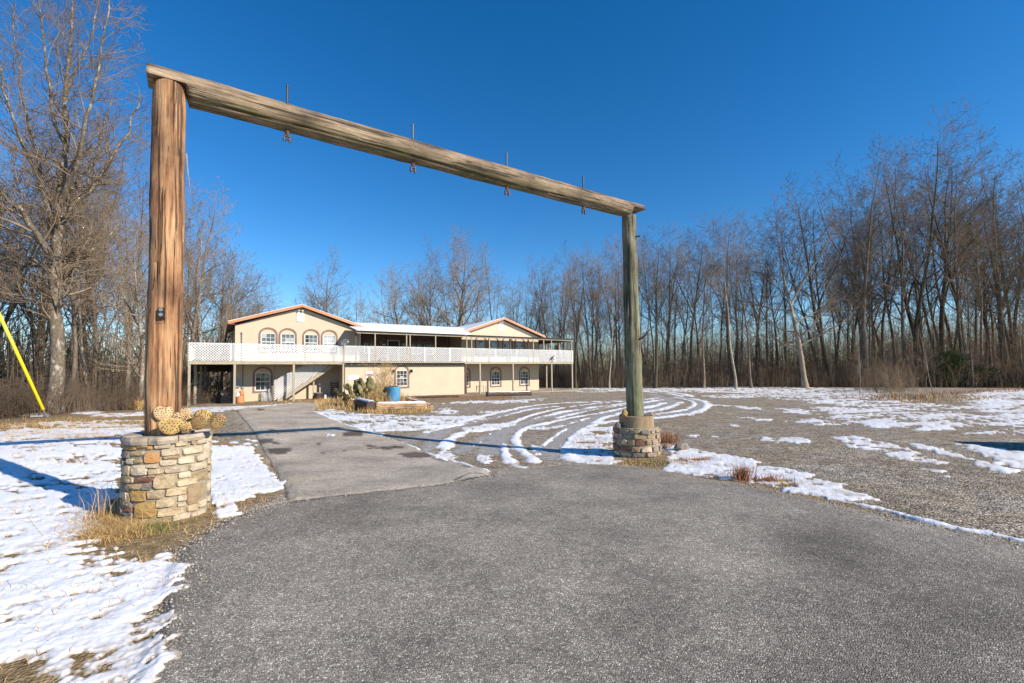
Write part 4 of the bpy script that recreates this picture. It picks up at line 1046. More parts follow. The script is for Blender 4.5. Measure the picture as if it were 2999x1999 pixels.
b = MB(); b.box(21.204, 33.55, -.05, .05, 4.86, 5.03); b.build('porch_beam', M['grey_wood'], hs)
b = MB(); b.box(33.45, 33.55, .054, 9, 4.86, 5.03); b.build('porch_beam', M['grey_wood'], hs)
for k in range(14): b = MB(); b.box(31.6, 33.44, .5 + k * .62, .56 + k * .62, 4.90, 5.03); b.build('rafter', M['brown_wood'], hs)
for u in (12.44, 15.1, 15.41, 17.74, 20.81, 21.31, 23.2, 28.3, 29.6, 30.6, 33.3): b = MB(); b.box(u - .045, u + .045, -.04, .04, 2.62, 4.875); b.build('porch_post', M['grey_wood'], hs)
for u, v in ((11.0, .3), (20.0, 2.4), (16.9, 2.4), (14.2, 2.6), (25.8, .4), (28.0, .4)): b = MB(); b.box(u - .06, u + .06, v, v + .1, 2.62, 4.9); b.build('porch_post', M['brown_wood'], hs)
for v in (2.3, 4.6, 6.9, 8.9): b = MB(); b.box(33.42, 33.52, v - .05, v + .05, 2.62, 4.86); b.build('porch_post', M['grey_wood'], hs)
# deck
def deckfloor(u0, u1, v0, v1): b = MB(); b.box(u0, u1, v0, v1, 2.56, 2.615); b.build('deck_floor', M['brown_wood'], hs)
deckfloor(0, 33.5, .05, VW - .004); deckfloor(0, 2.74, VW, 9.6); deckfloor(11.86, 21.6, VW, 5.19); deckfloor(30.86, 33.5, VW, 9)
b = MB(); b.box(0, 10.0, -.02, .045, 2.40, 2.62); b.build('deck_beam', M['grey_wood'], hs)
b = MB(); b.box(10.0, 20.62, -.02, .045, 2.50, 2.62); b.build('deck_beam', M['grey_wood'], hs)
b = MB(); b.box(20.62, 33.5, -.02, .045, 2.42, 2.62); b.build('deck_beam', M['grey_wood'], hs)
b = MB(); b.box(-.02, .04, .05, 9.6, 2.40, 2.62); b.build('deck_beam', M['grey_wood'], hs); b = MB(); b.box(33.46, 33.52, .05, 9, 2.42, 2.62); b.build('deck_beam', M['grey_wood'], hs)
b = MB(); b.box(.1, 2.7, 8.6, 8.7, 1.95, 2.56); b.build('deck_beam', M['brown_wood'], hs)
for k in range(55):
    u = .4 + k * .61
    if u > 33.3: break
    b = MB(); b.box(u - .02, u + .02, .06, 2.55, 2.42, 2.555); b.build('joist', M['brown_wood'], hs)
for k in range(12): b = MB(); b.box(.05, 2.7, 2.9 + k * .5, 2.94 + k * .5, 2.42, 2.555); b.build('joist', M['brown_wood'], hs)
def pst(u, v, w0, w1=2.4, s_=.14, m='grey_wood'): b = MB(); b.box(u - s_ / 2, u + s_ / 2, v, v + s_, w0, w1); b.build('deck_post', M[m], hs)
for u in (.09, 2.68, 6.43): pst(u, .0, -.9)
pst(9.96, -.02, -.7, 2.5)
for u in (22.2, 25.87, 30.62, 33.38): pst(u, .0, -.75, 2.42, .13)
pst(20.72, .0, -.75, 2.42, .15, 'brown_wood'); pst(5.35, 1.9, -.8, 2.4, .12); pst(8.12, 1.9, -.8, 2.4, .12)
for v, u in ((2.4, .35), (4.8, .62), (7.0, .85), (8.8, 1.05)): pst(u, v, -2.6, 2.4, .16)
for v in (4.5, 8.8): pst(33.38, v, -1, 2.42, .13); pst(30.95 + .4, v, -1, 2.42, .12)
# lattice
def lattice_mesh(poly, pitch=.178, sw=.034, name='lattice'):
    """diagonal slats clipped to a convex polygon in x,z; two layers"""
    b = MB(); P = [Vector((p_[0], p_[1])) for p_ in poly]; A = sum(P[i].x * P[(i + 1) % len(P)].y - P[(i + 1) % len(P)].x * P[i].y for i in range(len(P)))
    if A < 0: P = P[::-1]
    xs = [p_.x for p_ in P]; zs = [p_.y for p_ in P]; x0, x1, z0, z1 = min(xs), max(xs), min(zs), max(zs); H_ = z1 - z0
    for lay, sg in ((0, 1), (1, -1)):
        x = x0 - H_ - pitch
        while x < x1 + H_ + pitch:
            a = Vector((x, z0)); d = Vector((sg, 1)) if sg > 0 else Vector((-1, 1))
            t0, t1 = -1e9, 1e9
            for i in range(len(P)):
                e = P[(i + 1) % len(P)] - P[i]; nrm = Vector((-e.y, e.x)); dn = nrm.dot(d); k = nrm.dot(P[i] - a)
                if abs(dn) < 1e-9:
                    if k > 0: t0, t1 = 1, 0
                elif dn > 0: t0 = max(t0, k / dn)
                else: t1 = min(t1, k / dn)
            if t1 - t0 > .03:
                p_, q_ = a + d * t0, a + d * t1; y = -.012 + lay * .009
                b.bar((p_.x, y, p_.y), (q_.x, y, q_.y), .008, sw, up=(0, 1, 0)) if False else b.add(
                    *(lambda hx: ([(p_.x - hx, y, p_.y), (p_.x + hx, y, p_.y), (q_.x + hx, y, q_.y), (q_.x - hx, y, q_.y), (p_.x - hx, y + .007, p_.y), (p_.x + hx, y + .007, p_.y), (q_.x + hx, y + .007, q_.y), (q_.x - hx, y + .007, q_.y)],
                      [(0, 1, 2, 3), (7, 6, 5, 4), (0, 3, 7, 4), (1, 5, 6, 2)]))(sw * .71))
            x += pitch
    return raw_mesh(name, b.v, b.f, M['lattice'])
n = 14; pw = 33.42 / n
lm = lattice_mesh([(0, 2.64), (pw - .01, 2.64), (pw - .01, 3.87), (0, 3.87)], name='lattice_panel')
rv = random.Random(3)
for k in range(n): tag(link('lattice_panel', lm, hs, (.03 + k * pw, -.03 + rv.uniform(-.004, .004), rv.uniform(-.012, .012))), kind='stuff')
for k in range(4): tag(link('lattice_panel', lm, hs, (0.0, 9.6 - k * pw, 0), (0, 0, -math.pi / 2)), kind='stuff')
for k in range(3): tag(link('lattice_panel', lm, hs, (33.5, .1 + k * pw, 0), (0, 0, math.pi / 2)), kind='stuff')
for k in range(n + 1): b = MB(); u = .03 + k * pw; b.box(u - .045, u + .045, .0, .08, 2.62, 3.84); b.build('railing_post', M['white'] if k % 3 else M['grey_wood'], hs)
b = MB(); b.box(.03, 33.4, .0, .07, 3.80, 3.84); b.build('top_rail', M['white'], hs)
b = MB(); b.box(9.9, 10.04, -.05, -.02 + .0, 2.5, 3.98); b.build('railing_post', M['grey_wood'], hs)
# stair
for v in (1.0, 1.95):
    b = MB(); b.bar((5.5, v, -.25), (9.35, v, 2.38), .05, .26, up=(0, 1, 0)) if False else b.add([(5.45, v, -.40), (5.75, v, -.40), (9.5, v, 2.24), (9.5, v, 2.50), (9.25, v, 2.50), (5.45, v, -.14)] + [(5.45, v + .05, -.40), (5.75, v + .05, -.40), (9.5, v + .05, 2.24), (9.5, v + .05, 2.50), (9.25, v + .05, 2.50), (5.45, v + .05, -.14)],
        [(0, 1, 2, 3, 4, 5), (11, 10, 9, 8, 7, 6)] + [(i, i + 6, (i + 1) % 6 + 6, (i + 1) % 6) for i in range(6)]); b.build('stair_stringer', M['grey_wood'], hs)
for k in range(13): u = 5.5 + k * .29; w_ = -.12 + k * .2; b = MB(); b.box(u - .02, u + .27, .97, 2.03, w_, w_ + .04); b.build('stair_tread', M['grey_wood'], hs)
tag(link('stair_lattice', lattice_mesh([(5.22, -.30), (5.22, 1.2), (6.5, 1.95), (7.4, 2.40), (9.1, 2.40), (8.9, 2.2), (5.6, -.12)]), hs, (0, .93, 0)), kind='stuff')
# fittings
def box_part(name, x0, x1, y0, y1, z0, z1, m): b = MB(); b.box(x0, x1, y0, y1, z0, z1); return b.build(name, M[m], hs)
for cx_, u0, u1 in ((7.2, 6.93, 7.50), (26.05, 25.78, 26.32)):
    f_ = box_part('gable_vent', u0, u1, VW - .05, VW, 5.88, 6.50, 'white')
    b = MB(); n_ = 8; b.prism([(cx_ + .285 * math.cos(math.pi * k / n_), 6.5 + .12 * math.sin(math.pi * k / n_)) for k in range(n_ + 1)], VW - .05, VW); b.build('vent_top', M['white'], f_)
    for k in range(7): b = MB(); b.box(u0 + .05, u1 - .05, VW - .065, VW - .051, 5.93 + k * .08, 5.93 + k * .08 + .035); b.build('louvre', M['white'], f_)
    fl = box_part('floodlight', cx_ - .04, cx_ + .04, VW - .12, VW, 6.74, 6.82, 'grey_metal')
    for sg in (-1, 1): b = MB(); b.tube([(cx_ + sg * .05, VW - .12, 6.78), (cx_ + sg * .16, VW - .26, 6.72)], [.03, .07], 8); b.build('lamp_head', M['white'], fl)
b = MB(); b.tube([(3.18, VW - .06, 2.62), (3.18, VW - .06, 4.72), (3.16, VW - .10, 4.86)], .04, 8); b.build('mast_pipe', M['grey_metal'], hs)
b = MB(); b.tube([(3.28, VW - .05, .75), (3.28, VW - .05, 2.4)], .035, 8); b.build('conduit', M['grey_metal'], hs)
mtr = box_part('meter_box', 2.80, 3.06, VW - .14, VW, .72, 1.35, 'grey_metal'); b = MB(); b.tube([(2.93, VW - .2, 1.1), (2.93, VW - .14, 1.1)], .07, 10); b.build('meter_dial', M['blind'], mtr)
box_part('junction_box', 3.2, 3.36, VW - .1, VW, .62, .78, 'grey_metal')
box_part('wall_board', 10.30, 11.18, .06, .10, 1.13, 1.52, 'white')
for u in (14.0, 15.52):
    ln = box_part('wall_lantern', u - .05, u + .05, -.02, .1, 1.75, 1.95, 'black'); b = MB(); b.tube([(u, -.1, 1.95), (u, -.12, 1.88), (u, -.12, 1.66)], [.02, .09, .05], 8); b.build('lantern_shade', M['black'], ln)
box_part('window_card', 14.58, 14.88, .145, .15, 1.30, 1.36, 'white')
b = MB(); b.tube([(11.22, .0, 2.7), (11.24, -.02, 5.9)], .018, 6); b.build('antenna_mast', M['grey_metal'], hs)
print('house', round(time.time() - T0, 1))

# ------------------------------------------------------------------ things around the lodge
def H3(u, v, w_=None):
    x, y = hw(u, v); return (x, y, tz(x, y) if w_ is None else w_)
def dish(u, v, w_, rz, label, base):
    t = empty('satellite_dish', H3(u, v, w_), HA + rz); tag(t, label, 'satellite dish', 'satellite dishes on the deck rail')
    V = []; Fc = []; n1_, n2_ = 5, 20
    for i in range(n1_ + 1):
        r_ = .36 * i / n1_
        for k in range(n2_): a = 2 * math.pi * k / n2_; V.append((r_ * math.cos(a), .5 * r_ * r_ - .0, r_ * math.sin(a) * .92))
    V = [(a, -b2 + .06, c) for a, b2, c in V]
    for i in range(n1_):
        for k in range(n2_): Fc.append((i * n2_ + k, i * n2_ + (k + 1) % n2_, (i + 1) * n2_ + (k + 1) % n2_, (i + 1) * n2_ + k))
    me = raw_mesh('reflector', V, Fc, M['grey_metal'], smooth=True)
    o = link('reflector', me, t, (0, -.12, .12), (rad(38), 0, 0)); md = o.modifiers.new('thick', 'SOLIDIFY'); md.thickness = .012
    b = MB(); b.tube([(0, 0, -base), (0, 0, 0), (0, -.06, .10)], .024, 8); b.build('mast', M['grey_metal'], t)
    b = MB(); b.tube([(0, -.1, -.16), (0, -.45, -.02), (0, -.50, .14)], .014, 6); b.build('feed_arm', M['grey_metal'], t)
    b = MB(); b.tube([(0, -.52, .12), (0, -.44, .2)], [.035, .04], 8); b.build('feed_horn', M['white'], t)
dish(9.95, -.10, 3.98, .55, 'grey satellite dish on the rail post between left gable and porch', .35)
dish(30.62, -.12, 3.0, .9, 'grey satellite dish mounted low on the lattice near the right end', .45)
# barrel with bag, tub, jugs, ladder, grill, leaning lattice
t = empty('orange_barrel', H3(3.05, .9)); tag(t, 'faded orange barrel topped with a white plastic bag beside the deck post', 'barrel')
b = MB(); b.tube([(0, 0, -.05), (0, 0, .1), (0, 0, .42), (0, 0, .52)], [.27, .29, .28, .25], 16); b.build('drum', M['orange'], t, True)
b = MB(); b.tube([(.1, 0, .45), (.12, 0, .85), (.1, 0, .88)], [.16, .15, .10], 10); b.build('upper_drum', M['orange'], t, True)
boulder('plastic_bag', (-.1, -.08, .42), (.22, .2, .20), M['white'], t, 21)
t = empty('trash_tub', H3(8.33, 1.2)); tag(t, 'dark grey round tub under the stairs', 'tub')
b = MB(); b.tube([(0, 0, -.03), (0, 0, .5)], [.27, .33], 16, False); b.tube([(0, 0, 0), (0, 0, .02)], .28, 16); b.build('tub_body', M['dark_metal'], t); b = MB(); b.tube([(0, 0, .47), (0, 0, .52)], .345, 16, False); b.build('rim', M['grey_metal'], t)
for (u, s_, lb) in ((8.85, .34, 'tall white plastic jug right of the dark tub'), (9.3, .2, 'small white plastic jug near the dark shelf')):
    t = empty('plastic_jug', H3(u, 1.2)); tag(t, lb, 'jug', 'white jugs under the deck'); b = MB(); b.tube([(0, 0, 0), (0, 0, s_ * .7), (0, 0, s_ * .9)], [s_ * .3, s_ * .3, s_ * .12], 10); b.build('jug_body', M['white'], t); b = MB(); b.tube([(0, 0, s_ * .9), (0, 0, s_)], s_ * .11, 8); b.build('cap', M['white'], t)
t = empty('slatted_rack', H3(9.8, 2.2), HA); tag(t, 'dark slatted rack leaning on the wall below the deck', 'rack')
for x in (-.27, .27): b = MB(); b.bar((x, 0, 0), (x, .25, 1.35), .05, .05); b.build('upright', M['black'], t)
for k in range(7): z = .15 + k * .17; b = MB(); b.bar((-.27, .25 * z / 1.35, z), (.27, .25 * z / 1.35, z), .03, .06); b.build('slat', M['brown_wood'], t)
x0, y0, z0 = H3(1.98, 2.0); t = empty('kettle_grill', (x0, y0, z0)); tag(t, 'black covered grill behind the corner deck post', 'grill')
boulder('lid', (0, 0, .35), (.36, .36, .34), M['black'], t, 31); b = MB(); b.box(-.5, .9, -.3, .3, 0, .5); b.build('cart', M['black'], t)
for (u, w0, lb, k) in ((4.7, .72, 'small white lattice piece leaning under the window', 0), (5.15, .95, 'taller white lattice piece leaning beside the stair lattice', 1)):
    t = link('lattice_piece', lattice_mesh([(-.2, 0), (.2, 0), (.2, w0), (-.2, w0)], .13, .03), None, H3(u, 2.15), (rad(-12), 0, HA)); tag(t, lb, 'lattice piece', 'loose lattice pieces')
t = empty('patio_table', H3(22.9, 1.1, -.36), HA); tag(t, 'low grey table on the porch between lower windows', 'table')
b = MB(); b.box(-.42, .42, -.3, .3, .66, .70); b.build('tabletop', M['grey_wood'], t)
for x in (-.38, .38):
    for y in (-.26, .26): b = MB(); b.box(x - .03, x + .03, y - .03, y + .03, 0, .66); b.build('leg', M['grey_wood'], t)
# logs lying in front of the box wing
def lying_log(name, a, b_, r, mat, label, seed, snow=False, cat='log'):
    A = Vector(a); B = Vector(b_); d = B - A; L = d.length
    t = empty(name, A, math.atan2(d.y, d.x)); tag(t, label, cat)
    o = link('trunk', log_mesh('trunk', L, r, r * .93, M[mat], seed, 20, 30), t, (0, 0, r * .8), (0, -math.asin(d.z / L), 0))
    if snow:
        V = []; Fc = []; rr = random.Random(seed)
        m_ = 26
        for i in range(m_):
            for k in range(7):
                a_ = rad(52 + 76 * k / 6); e = (rr.uniform(-.008, .008) + (.018 if 0 < k < 6 and 0 < i < m_ - 1 else -.02)); x = L * (.02 + .96 * i / (m_ - 1)); V.append((x, (r + e) * math.cos(a_) * 1.0, r * .8 + (r + e) * math.sin(a_) + d.z * x / L))
        for i in range(m_ - 1):
            for k in range(6): Fc.append((i * 7 + k, (i + 1) * 7 + k, (i + 1) * 7 + k + 1, i * 7 + k + 1))
        link('snow_strip', raw_mesh('snow_strip', V, Fc, M['roof_snow'], smooth=True), t)
    return t
def gz(u, v): x, y = hw(u, v); return Vector((x, y, tz(x, y)))
def pz(px, py): x, y = G(px, py); return Vector((x, y, tz(x, y)))
lying_log('dark_log', pz(1425, 1160), pz(1556, 1157), .20, 'dark_log', 'long dark log with snow on top lying before the right porch', 41, True)
lying_log('red_brown_timber', pz(1188, 1166), pz(1345, 1163), .10, 'dark_log', 'long reddish brown timber lying along the box wing wall', 42)
# log planter bed
L0, L1, L2, L3 = pz(1100, 1206), pz(1248, 1202), pz(1238, 1186), pz(1180, 1172)
lying_log('planter_log', L0, L1, .27, 'log', 'thick orange log with snow on top, front edge of the planter bed', 43, True)
lying_log('planter_log', L1 + Vector((.15, .4, 0)), L2 + (L3 - L2) * 1.0, .17, 'log', 'snow covered log on the right side of the planter bed', 44, True)
lying_log('planter_log', pz(1048, 1192), pz(1090, 1204), .30, 'dark_log', 'dark cut log with snow on its top left of the orange planter log', 45, True)
lying_log('planter_log', pz(1030, 1190), pz(1052, 1184), .22, 'dark_log', 'short dark log end at the left tip of the planter bed', 46, True)
# blue barrel
bp = pz(1152, 1186); t = empty('blue_barrel', bp); tag(t, 'pale blue upturned plastic barrel in the planter bed', 'barrel')
b = MB(); b.tube([(0, 0, -.1), (0, 0, .5), (0, 0, 1.02), (0, 0, 1.06), (0, 0, 1.12)], [.35, .39, .42, .445, .445], 26, False); b.tube([(0, 0, .95), (0, 0, .96)], .40, 20); b.build('barrel_body', M['blue'], t, True)
b = MB()
for k in range(5): a = 1.2 * k + .3; b.tube([(.3 * math.cos(a), .3 * math.sin(a), .9), (.2 * math.cos(a), .2 * math.sin(a), 1.16)], [.07, .09], 6)
b.build('barrel_filling', M['soil'], t)
# prickly pear clump of the bed
cpos = pz(1085, 1192) + Vector((0, 1.6, 0)); cpos.x = xat(1068, cpos.y); cpos.z = tz(cpos.x, cpos.y)
t = empty('prickly_pear', cpos); tag(t, 'big green prickly pear clump in the planter bed behind the dry grass', 'cactus', 'prickly pear cacti')
r = random.Random(9); V, Fc = pad_mesh(.26, .34, .04, 3); pmg = raw_mesh('pad', V, Fc, M['pad_dark'], smooth=True); pmy = raw_mesh('pad', V, Fc, M['pad_gold'], smooth=True)
for st in range(38):
    P = Vector((r.gauss(-.1, .55), r.uniform(-.5, .5), r.uniform(-.05, .2))); lean = r.uniform(-.5, .4) + P.x * .15
    for k in range(r.randint(4, 7)):
        lean += r.uniform(-.45, .45); sc_ = r.uniform(.75, 1.1)
        o = link('pad', pmy if r.random() < .22 and k < 3 else pmg, t, P, (r.uniform(-.35, .35), lean, r.uniform(-.7, .7))); o.scale = (sc_, sc_, sc_)
        P = P + Vector((math.sin(lean) * .28 * sc_, r.uniform(-.06, .06), math.cos(lean) * .28 * sc_))
        if P.z > 1.75 - .5 * abs(P.x): break
# OPEN sign
op = cpos + Vector((.15, .75, 0)); t = empty('open_sign', (op.x, op.y, op.z), .3); tag(t, 'small white OPEN sign with red letters above the cactus', 'sign')
q = ray(1082, 1098); kz = EYE + q[2] / q[1] * op.y - op.z; xo = xat(1082, op.y) - op.x; t.location.x += xo
b = MB(); b.box(-.21, .21, -.012, .012, kz - .18, kz + .18); b.prism([(.2 * math.cos(math.pi * k / 8), kz + .18 + .08 * math.sin(math.pi * k / 8)) for k in range(9)], -.011, .011); b.build('sign_board', M['white'], t)
b = MB(); b.tube([(0, .03, -.05), (0, .03, kz - .1)], .02, 6); b.build('stake', M['grey_metal'], t)
fc = bpy.data.curves.new('lettering', 'FONT'); fc.body = 'OPEN'; fc.size = .19; fc.align_x = 'CENTER'; fc.extrude = .004; fc.offset = .006
fo = bpy.data.objects.new('lettering', fc); COL.objects.link(fo); bpy.context.view_layer.update()
fm = bpy.data.meshes.new_from_object(fo); bpy.data.objects.remove(fo); fm.materials.clear(); fm.materials.append(M['red']); link('lettering', fm, t, (0, -.018, kz - .06), (math.pi / 2, 0, 0))

# ------------------------------------------------------------------ tubes in bulk
def tubes(P, R, k=3):
    """P (B,n,3) R (B,n) -> verts, quads"""
    B, n, _ = P.shape
    D = np.empty_like(P); D[:, 1:-1] = P[:, 2:] - P[:, :-2]; D[:, 0] = P[:, 1] - P[:, 0]; D[:, -1] = P[:, -1] - P[:, -2]
    D /= np.linalg.norm(D, axis=2, keepdims=True) + 1e-9
    av = np.abs(P[:, -1] - P[:, 0]); ref = np.zeros((B, 1, 3)); use_y = av[:, 0] > np.maximum(av[:, 1], av[:, 2])
    ref[~use_y, 0, 0] = 1; ref[use_y, 0, 1] = 1
    X = np.cross(D, np.broadcast_to(ref, D.shape)); X /= np.linalg.norm(X, axis=2, keepdims=True) + 1e-9; Y = np.cross(D, X)
    a = 2 * np.pi * np.arange(k) / k
    V = P[:, :, None] + R[:, :, None, None] * (np.cos(a)[None, None, :, None] * X[:, :, None] + np.sin(a)[None, None, :, None] * Y[:, :, None])
    b = (np.arange(B) * n * k)[:, None, None]; i = (np.arange(n - 1) * k)[None, :, None]; j = np.arange(k)[None, None, :]; j2 = (np.arange(k)[None, None, :] + 1) % k
    q = np.stack(np.broadcast_arrays(b + i + j, b + i + j2, b + i + k + j2, b + i + k + j), -1).reshape(-1, 4)
    return V.reshape(-1, 3), q
def join(parts):
    Vs = []; Fs = []; o = 0
    for v, f in parts: Vs.append(v); Fs.append(f + o); o += len(v)
    return np.vstack(Vs), np.vstack(Fs)
def branches_mesh(name, brs, sides, mat, smooth=False):
    by = {}
    for pts, rs in brs: by.setdefault(len(pts), []).append((pts, rs))
    parts = []
    for n, lst in by.items():
        parts.append(tubes(np.array([a for a, _ in lst], float), np.array([b for _, b in lst], float), sides))
    V, Fq = join(parts)
    return raw_mesh(name, V, Fq, mat, smooth=smooth)

# ------------------------------------------------------------------ bare trees
class Grow:
    def __init__(s, seed): s.r = random.Random(seed); s.big = []; s.mid = []; s.fine = []
    def limb(s, p, d, L, r0, lvl, P):
        """grow one branch, then its children"""
        r = s.r; n = P['seg'][lvl]; pts = [tuple(p)]; q = Vector(p); d = Vector(d).normalized(); step = L / (n - 1)
        wig = P['wig'][lvl]; trop = P['trop'][lvl]
        dirs = [d.copy()]
        for i in range(n - 1):
            d = d + Vector((r.gauss(0, wig), r.gauss(0, wig), r.gauss(0, wig) * .7 + trop)); d.normalize()
            q = q + d * step; pts.append(tuple(q)); dirs.append(d.copy())
        rt = r0 * P['taper'][lvl]
        rs = [r0 + (rt - r0) * i / (n - 1) for i in range(n)]
        rs[-1] = max(rs[-1], P['rmin'])
        (s.big if lvl <= 1 and r0 > .035 else s.mid if lvl <= 2 else s.fine).append((pts, rs))
        if lvl + 1 >= P['levels']: return
        nc = P['kids'][lvl]; nc = max(1, int(nc * (.75 + .5 * r.random()) * min(1.3, .35 + L / P['ref'][lvl])))
        for k in range(nc):
            t = P['from'][lvl] + (1 - P['from'][lvl]) * (k + r.random()) / nc
            f = min(t * (n - 1), n - 1.001); i = int(f); base = Vector(pts[i]).lerp(Vector(pts[i + 1]), f - i); dd = dirs[i + 1]
            ax = dd.cross(Vector((r.gauss(0, 1), r.gauss(0, 1), r.gauss(0, 1)))).normalized()
            ang = rad(r.uniform(*P['ang'][lvl])); nd = (Matrix.Rotation(ang, 3, ax) @ dd)
            if nd.z < -.1: nd.z *= -.3
            ll = L * P['len'][lvl] * (1.15 - .7 * t) * r.uniform(.7, 1.2) if lvl else P['shape'](t) * L * r.uniform(.75, 1.15)
            rr = min(rs[i] * P['rad'][lvl] * r.uniform(.8, 1.1), r0)
            s.limb(base, nd, ll, max(rr * min(1, .5 + ll / (L * .5)), P['rmin']), lvl + 1, P)
FOREST = dict(levels=5, seg=[11, 7, 5, 4, 3], wig=[.055, .15, .19, .21, .22], trop=[.03, .11, .08, .05, .03], taper=[.09, .16, .26, .45, .7], kids=[12, 8, 6, 2, 0], ref=[20, 6, 2.5, 1.3, 1],
              ang=[(26, 62), (30, 66), (30, 66), (25, 60)], len=[.3, .55, .50, .52], rad=[.44, .62, .62, .7], rmin=.0095, shape=lambda t: .34 * (1 - .60 * t) ** .8 + .03)
FOREST['from'] = [.38, .2, .15, .15]
SPREAD = dict(FOREST, kids=[13, 9, 6, 2, 0], ang=[(30, 72), (25, 60), (25, 60), (25, 55)], shape=lambda t: .46 * (1 - .62 * t) ** .7); SPREAD['from'] = [.2, .15, .12, .12]
SLIM = dict(FOREST, levels=4, seg=[9, 5, 4, 3], kids=[13, 5, 4, 0], ref=[9, 2.5, 1.2, 1], rmin=.007, shape=lambda t: .24 * (1 - .6 * t) + .02); SLIM['from'] = [.25, .2, .15]
def proto(seed, H_, r0, P, lean=(0, 0), forks=0, sides=(7, 4, 3)):
    g = Grow(seed)
    d = Vector((lean[0], lean[1], 1)).normalized()
    g.limb((0, 0, -.6), d, H_ * (.80 if forks else .95), r0, 0, P)
    tr = g.big[-1] if False else [b for b in g.big if b[1][0] == r0][0]
    # root flare
    pts, rs = tr; rs[0] = r0 * 1.5
    for k in range(forks):
        i = int(len(pts) * g.r.uniform(.35, .5)); ph = g.r.uniform(0, 6.28); a = g.r.uniform(.2, .36)
        P2 = dict(P); P2['wig'] = [.085] + list(P['wig'][1:]); P2['from'] = [.3] + list(P['from'][1:])
        P2['kids'] = [max(6, int(P['kids'][0] * .6))] + list(P['kids'][1:])
        g.limb(pts[i], Vector((math.cos(ph) * a, math.sin(ph) * a, 1)), H_ * g.r.uniform(.38, .47), rs[i] * .66, 0, P2)
    return g
def tree_meshes(g, bark, twig, nm='tree'):
    a = branches_mesh('trunk', g.big, 8, bark, True)
    parts = [(g.mid, 4), (g.fine, 3)]
    V, Fq = join([x for x in [(tubes(np.array([p for p, _ in l], float), np.array([r for _, r in l], float), k)) for grp, k in parts for l in [[b for b in grp if len(b[0]) == n] for n in sorted({len(b[0]) for b in grp})]]])
    c = raw_mesh('crown', V, Fq, twig)
    tz_ = np.empty(len(c.vertices) * 3, np.float32); c.vertices.foreach_get('co', tz_); c['top'] = float(tz_[2::3].max())
    return a, c, len(a.polygons) + len(c.polygons)
PRO = []   # (trunk mesh, crown mesh, height)
tot = 0
specs = [(101, 22, .20, FOREST, (.05, 0), 1, 'bark_grey', 'twig'), (102, 23, .22, FOREST, (-.04, .02), 1, 'bark_dark', 'twig_dark'), (103, 21, .17, FOREST, (.02, .05), 0, 'bark_grey', 'twig_dark'),
         (104, 22, .21, FOREST, (.10, 0), 1, 'bark_dark', 'twig_dark'), (105, 20, .15, FOREST, (-.03, 0), 0, 'bark_pale', 'twig'), (106, 21, .19, FOREST, (-.12, 0), 0, 'bark_dark', 'twig'),
         (107, 20, .27, SPREAD, (0, 0), 1, 'bark_grey', 'twig'), (108, 20, .23, SPREAD, (.03, 0), 1, 'bark_pale', 'twig')]
FR_ = [.30, .45, .24, .38, .50, .33, .2, .2]
for qi, (sd_, h_, r_, P_, ln, fk, bk, tw) in enumerate(specs):
    P_ = dict(P_); P_['from'] = [FR_[qi]] + list(P_['from'][1:]); P_['kids'] = [int(P_['kids'][0] * (1 + .6 * (.4 - FR_[qi])))] + list(P_['kids'][1:])
    a, c, nf = tree_meshes(proto(sd_, h_, r_, P_, ln, fk), M[bk], M[tw]); tot += nf; PRO.append((a, c, c['top']))
SLM = []
for (sd_, h_, r_, bk, tw) in ((201, 11, .07, 'bark_grey', 'twig'), (202, 9, .05, 'bark_pale', 'twig'), (203, 12, .08, 'bark_dark', 'twig_dark')):
    a, c, nf = tree_meshes(proto(sd_, h_, r_, SLIM, (.04, 0)), M[bk], M[tw]); tot += nf; SLM.append((a, c, c['top']))
print('tree faces', tot, round(time.time() - T0, 1))
def put_tree(pro, x, y, H_, rz, label, group, name='bare_tree', z=None, cat='tree', girth=1.0):
    a, c, h_ = pro; t = empty(name, (x, y, (tz(x, y) if z is None else z)), rz); k = H_ / h_; t.scale = (k * girth, k * girth, k)
    tag(t, label, cat, group); link('trunk', a, t); link('crown', c, t); return t
SKX = [-400, 0, 150, 330, 430, 560, 600, 680, 760, 830, 940, 1010, 1100, 1200, 1290, 1352, 1440, 1480, 1560, 1700, 1790, 1880, 1960, 2060, 2140, 2250, 2340, 2400, 2480, 2560, 2680, 2780, 2850, 2920, 2999, 3400]
SKY = [300, 250, 200, 330, 450, 480, 625, 700, 775, 800, 715, 780, 805, 735, 700, 640, 675, 760, 735, 685, 690, 640, 650, 610, 600, 570, 550, 490, 470, 400, 395, 362, 400, 400, 430, 420]
def skyline_h(px, Y, x, y):
    yt = np.interp(px, SKX, SKY); q = ray(px, yt); return EYE + q[2] / q[1] * Y - tz(x, y)
rf = random.Random(77)
def dist_edge(px):
    az = math.degrees(math.atan((px - CX) / F)); return float(np.interp(az, [-52, -43, -38, -20, 0, 10, 18, 30, 40, 52], [27, 31, 36, 64, 64, 57, 57, 61, 64, 70]))
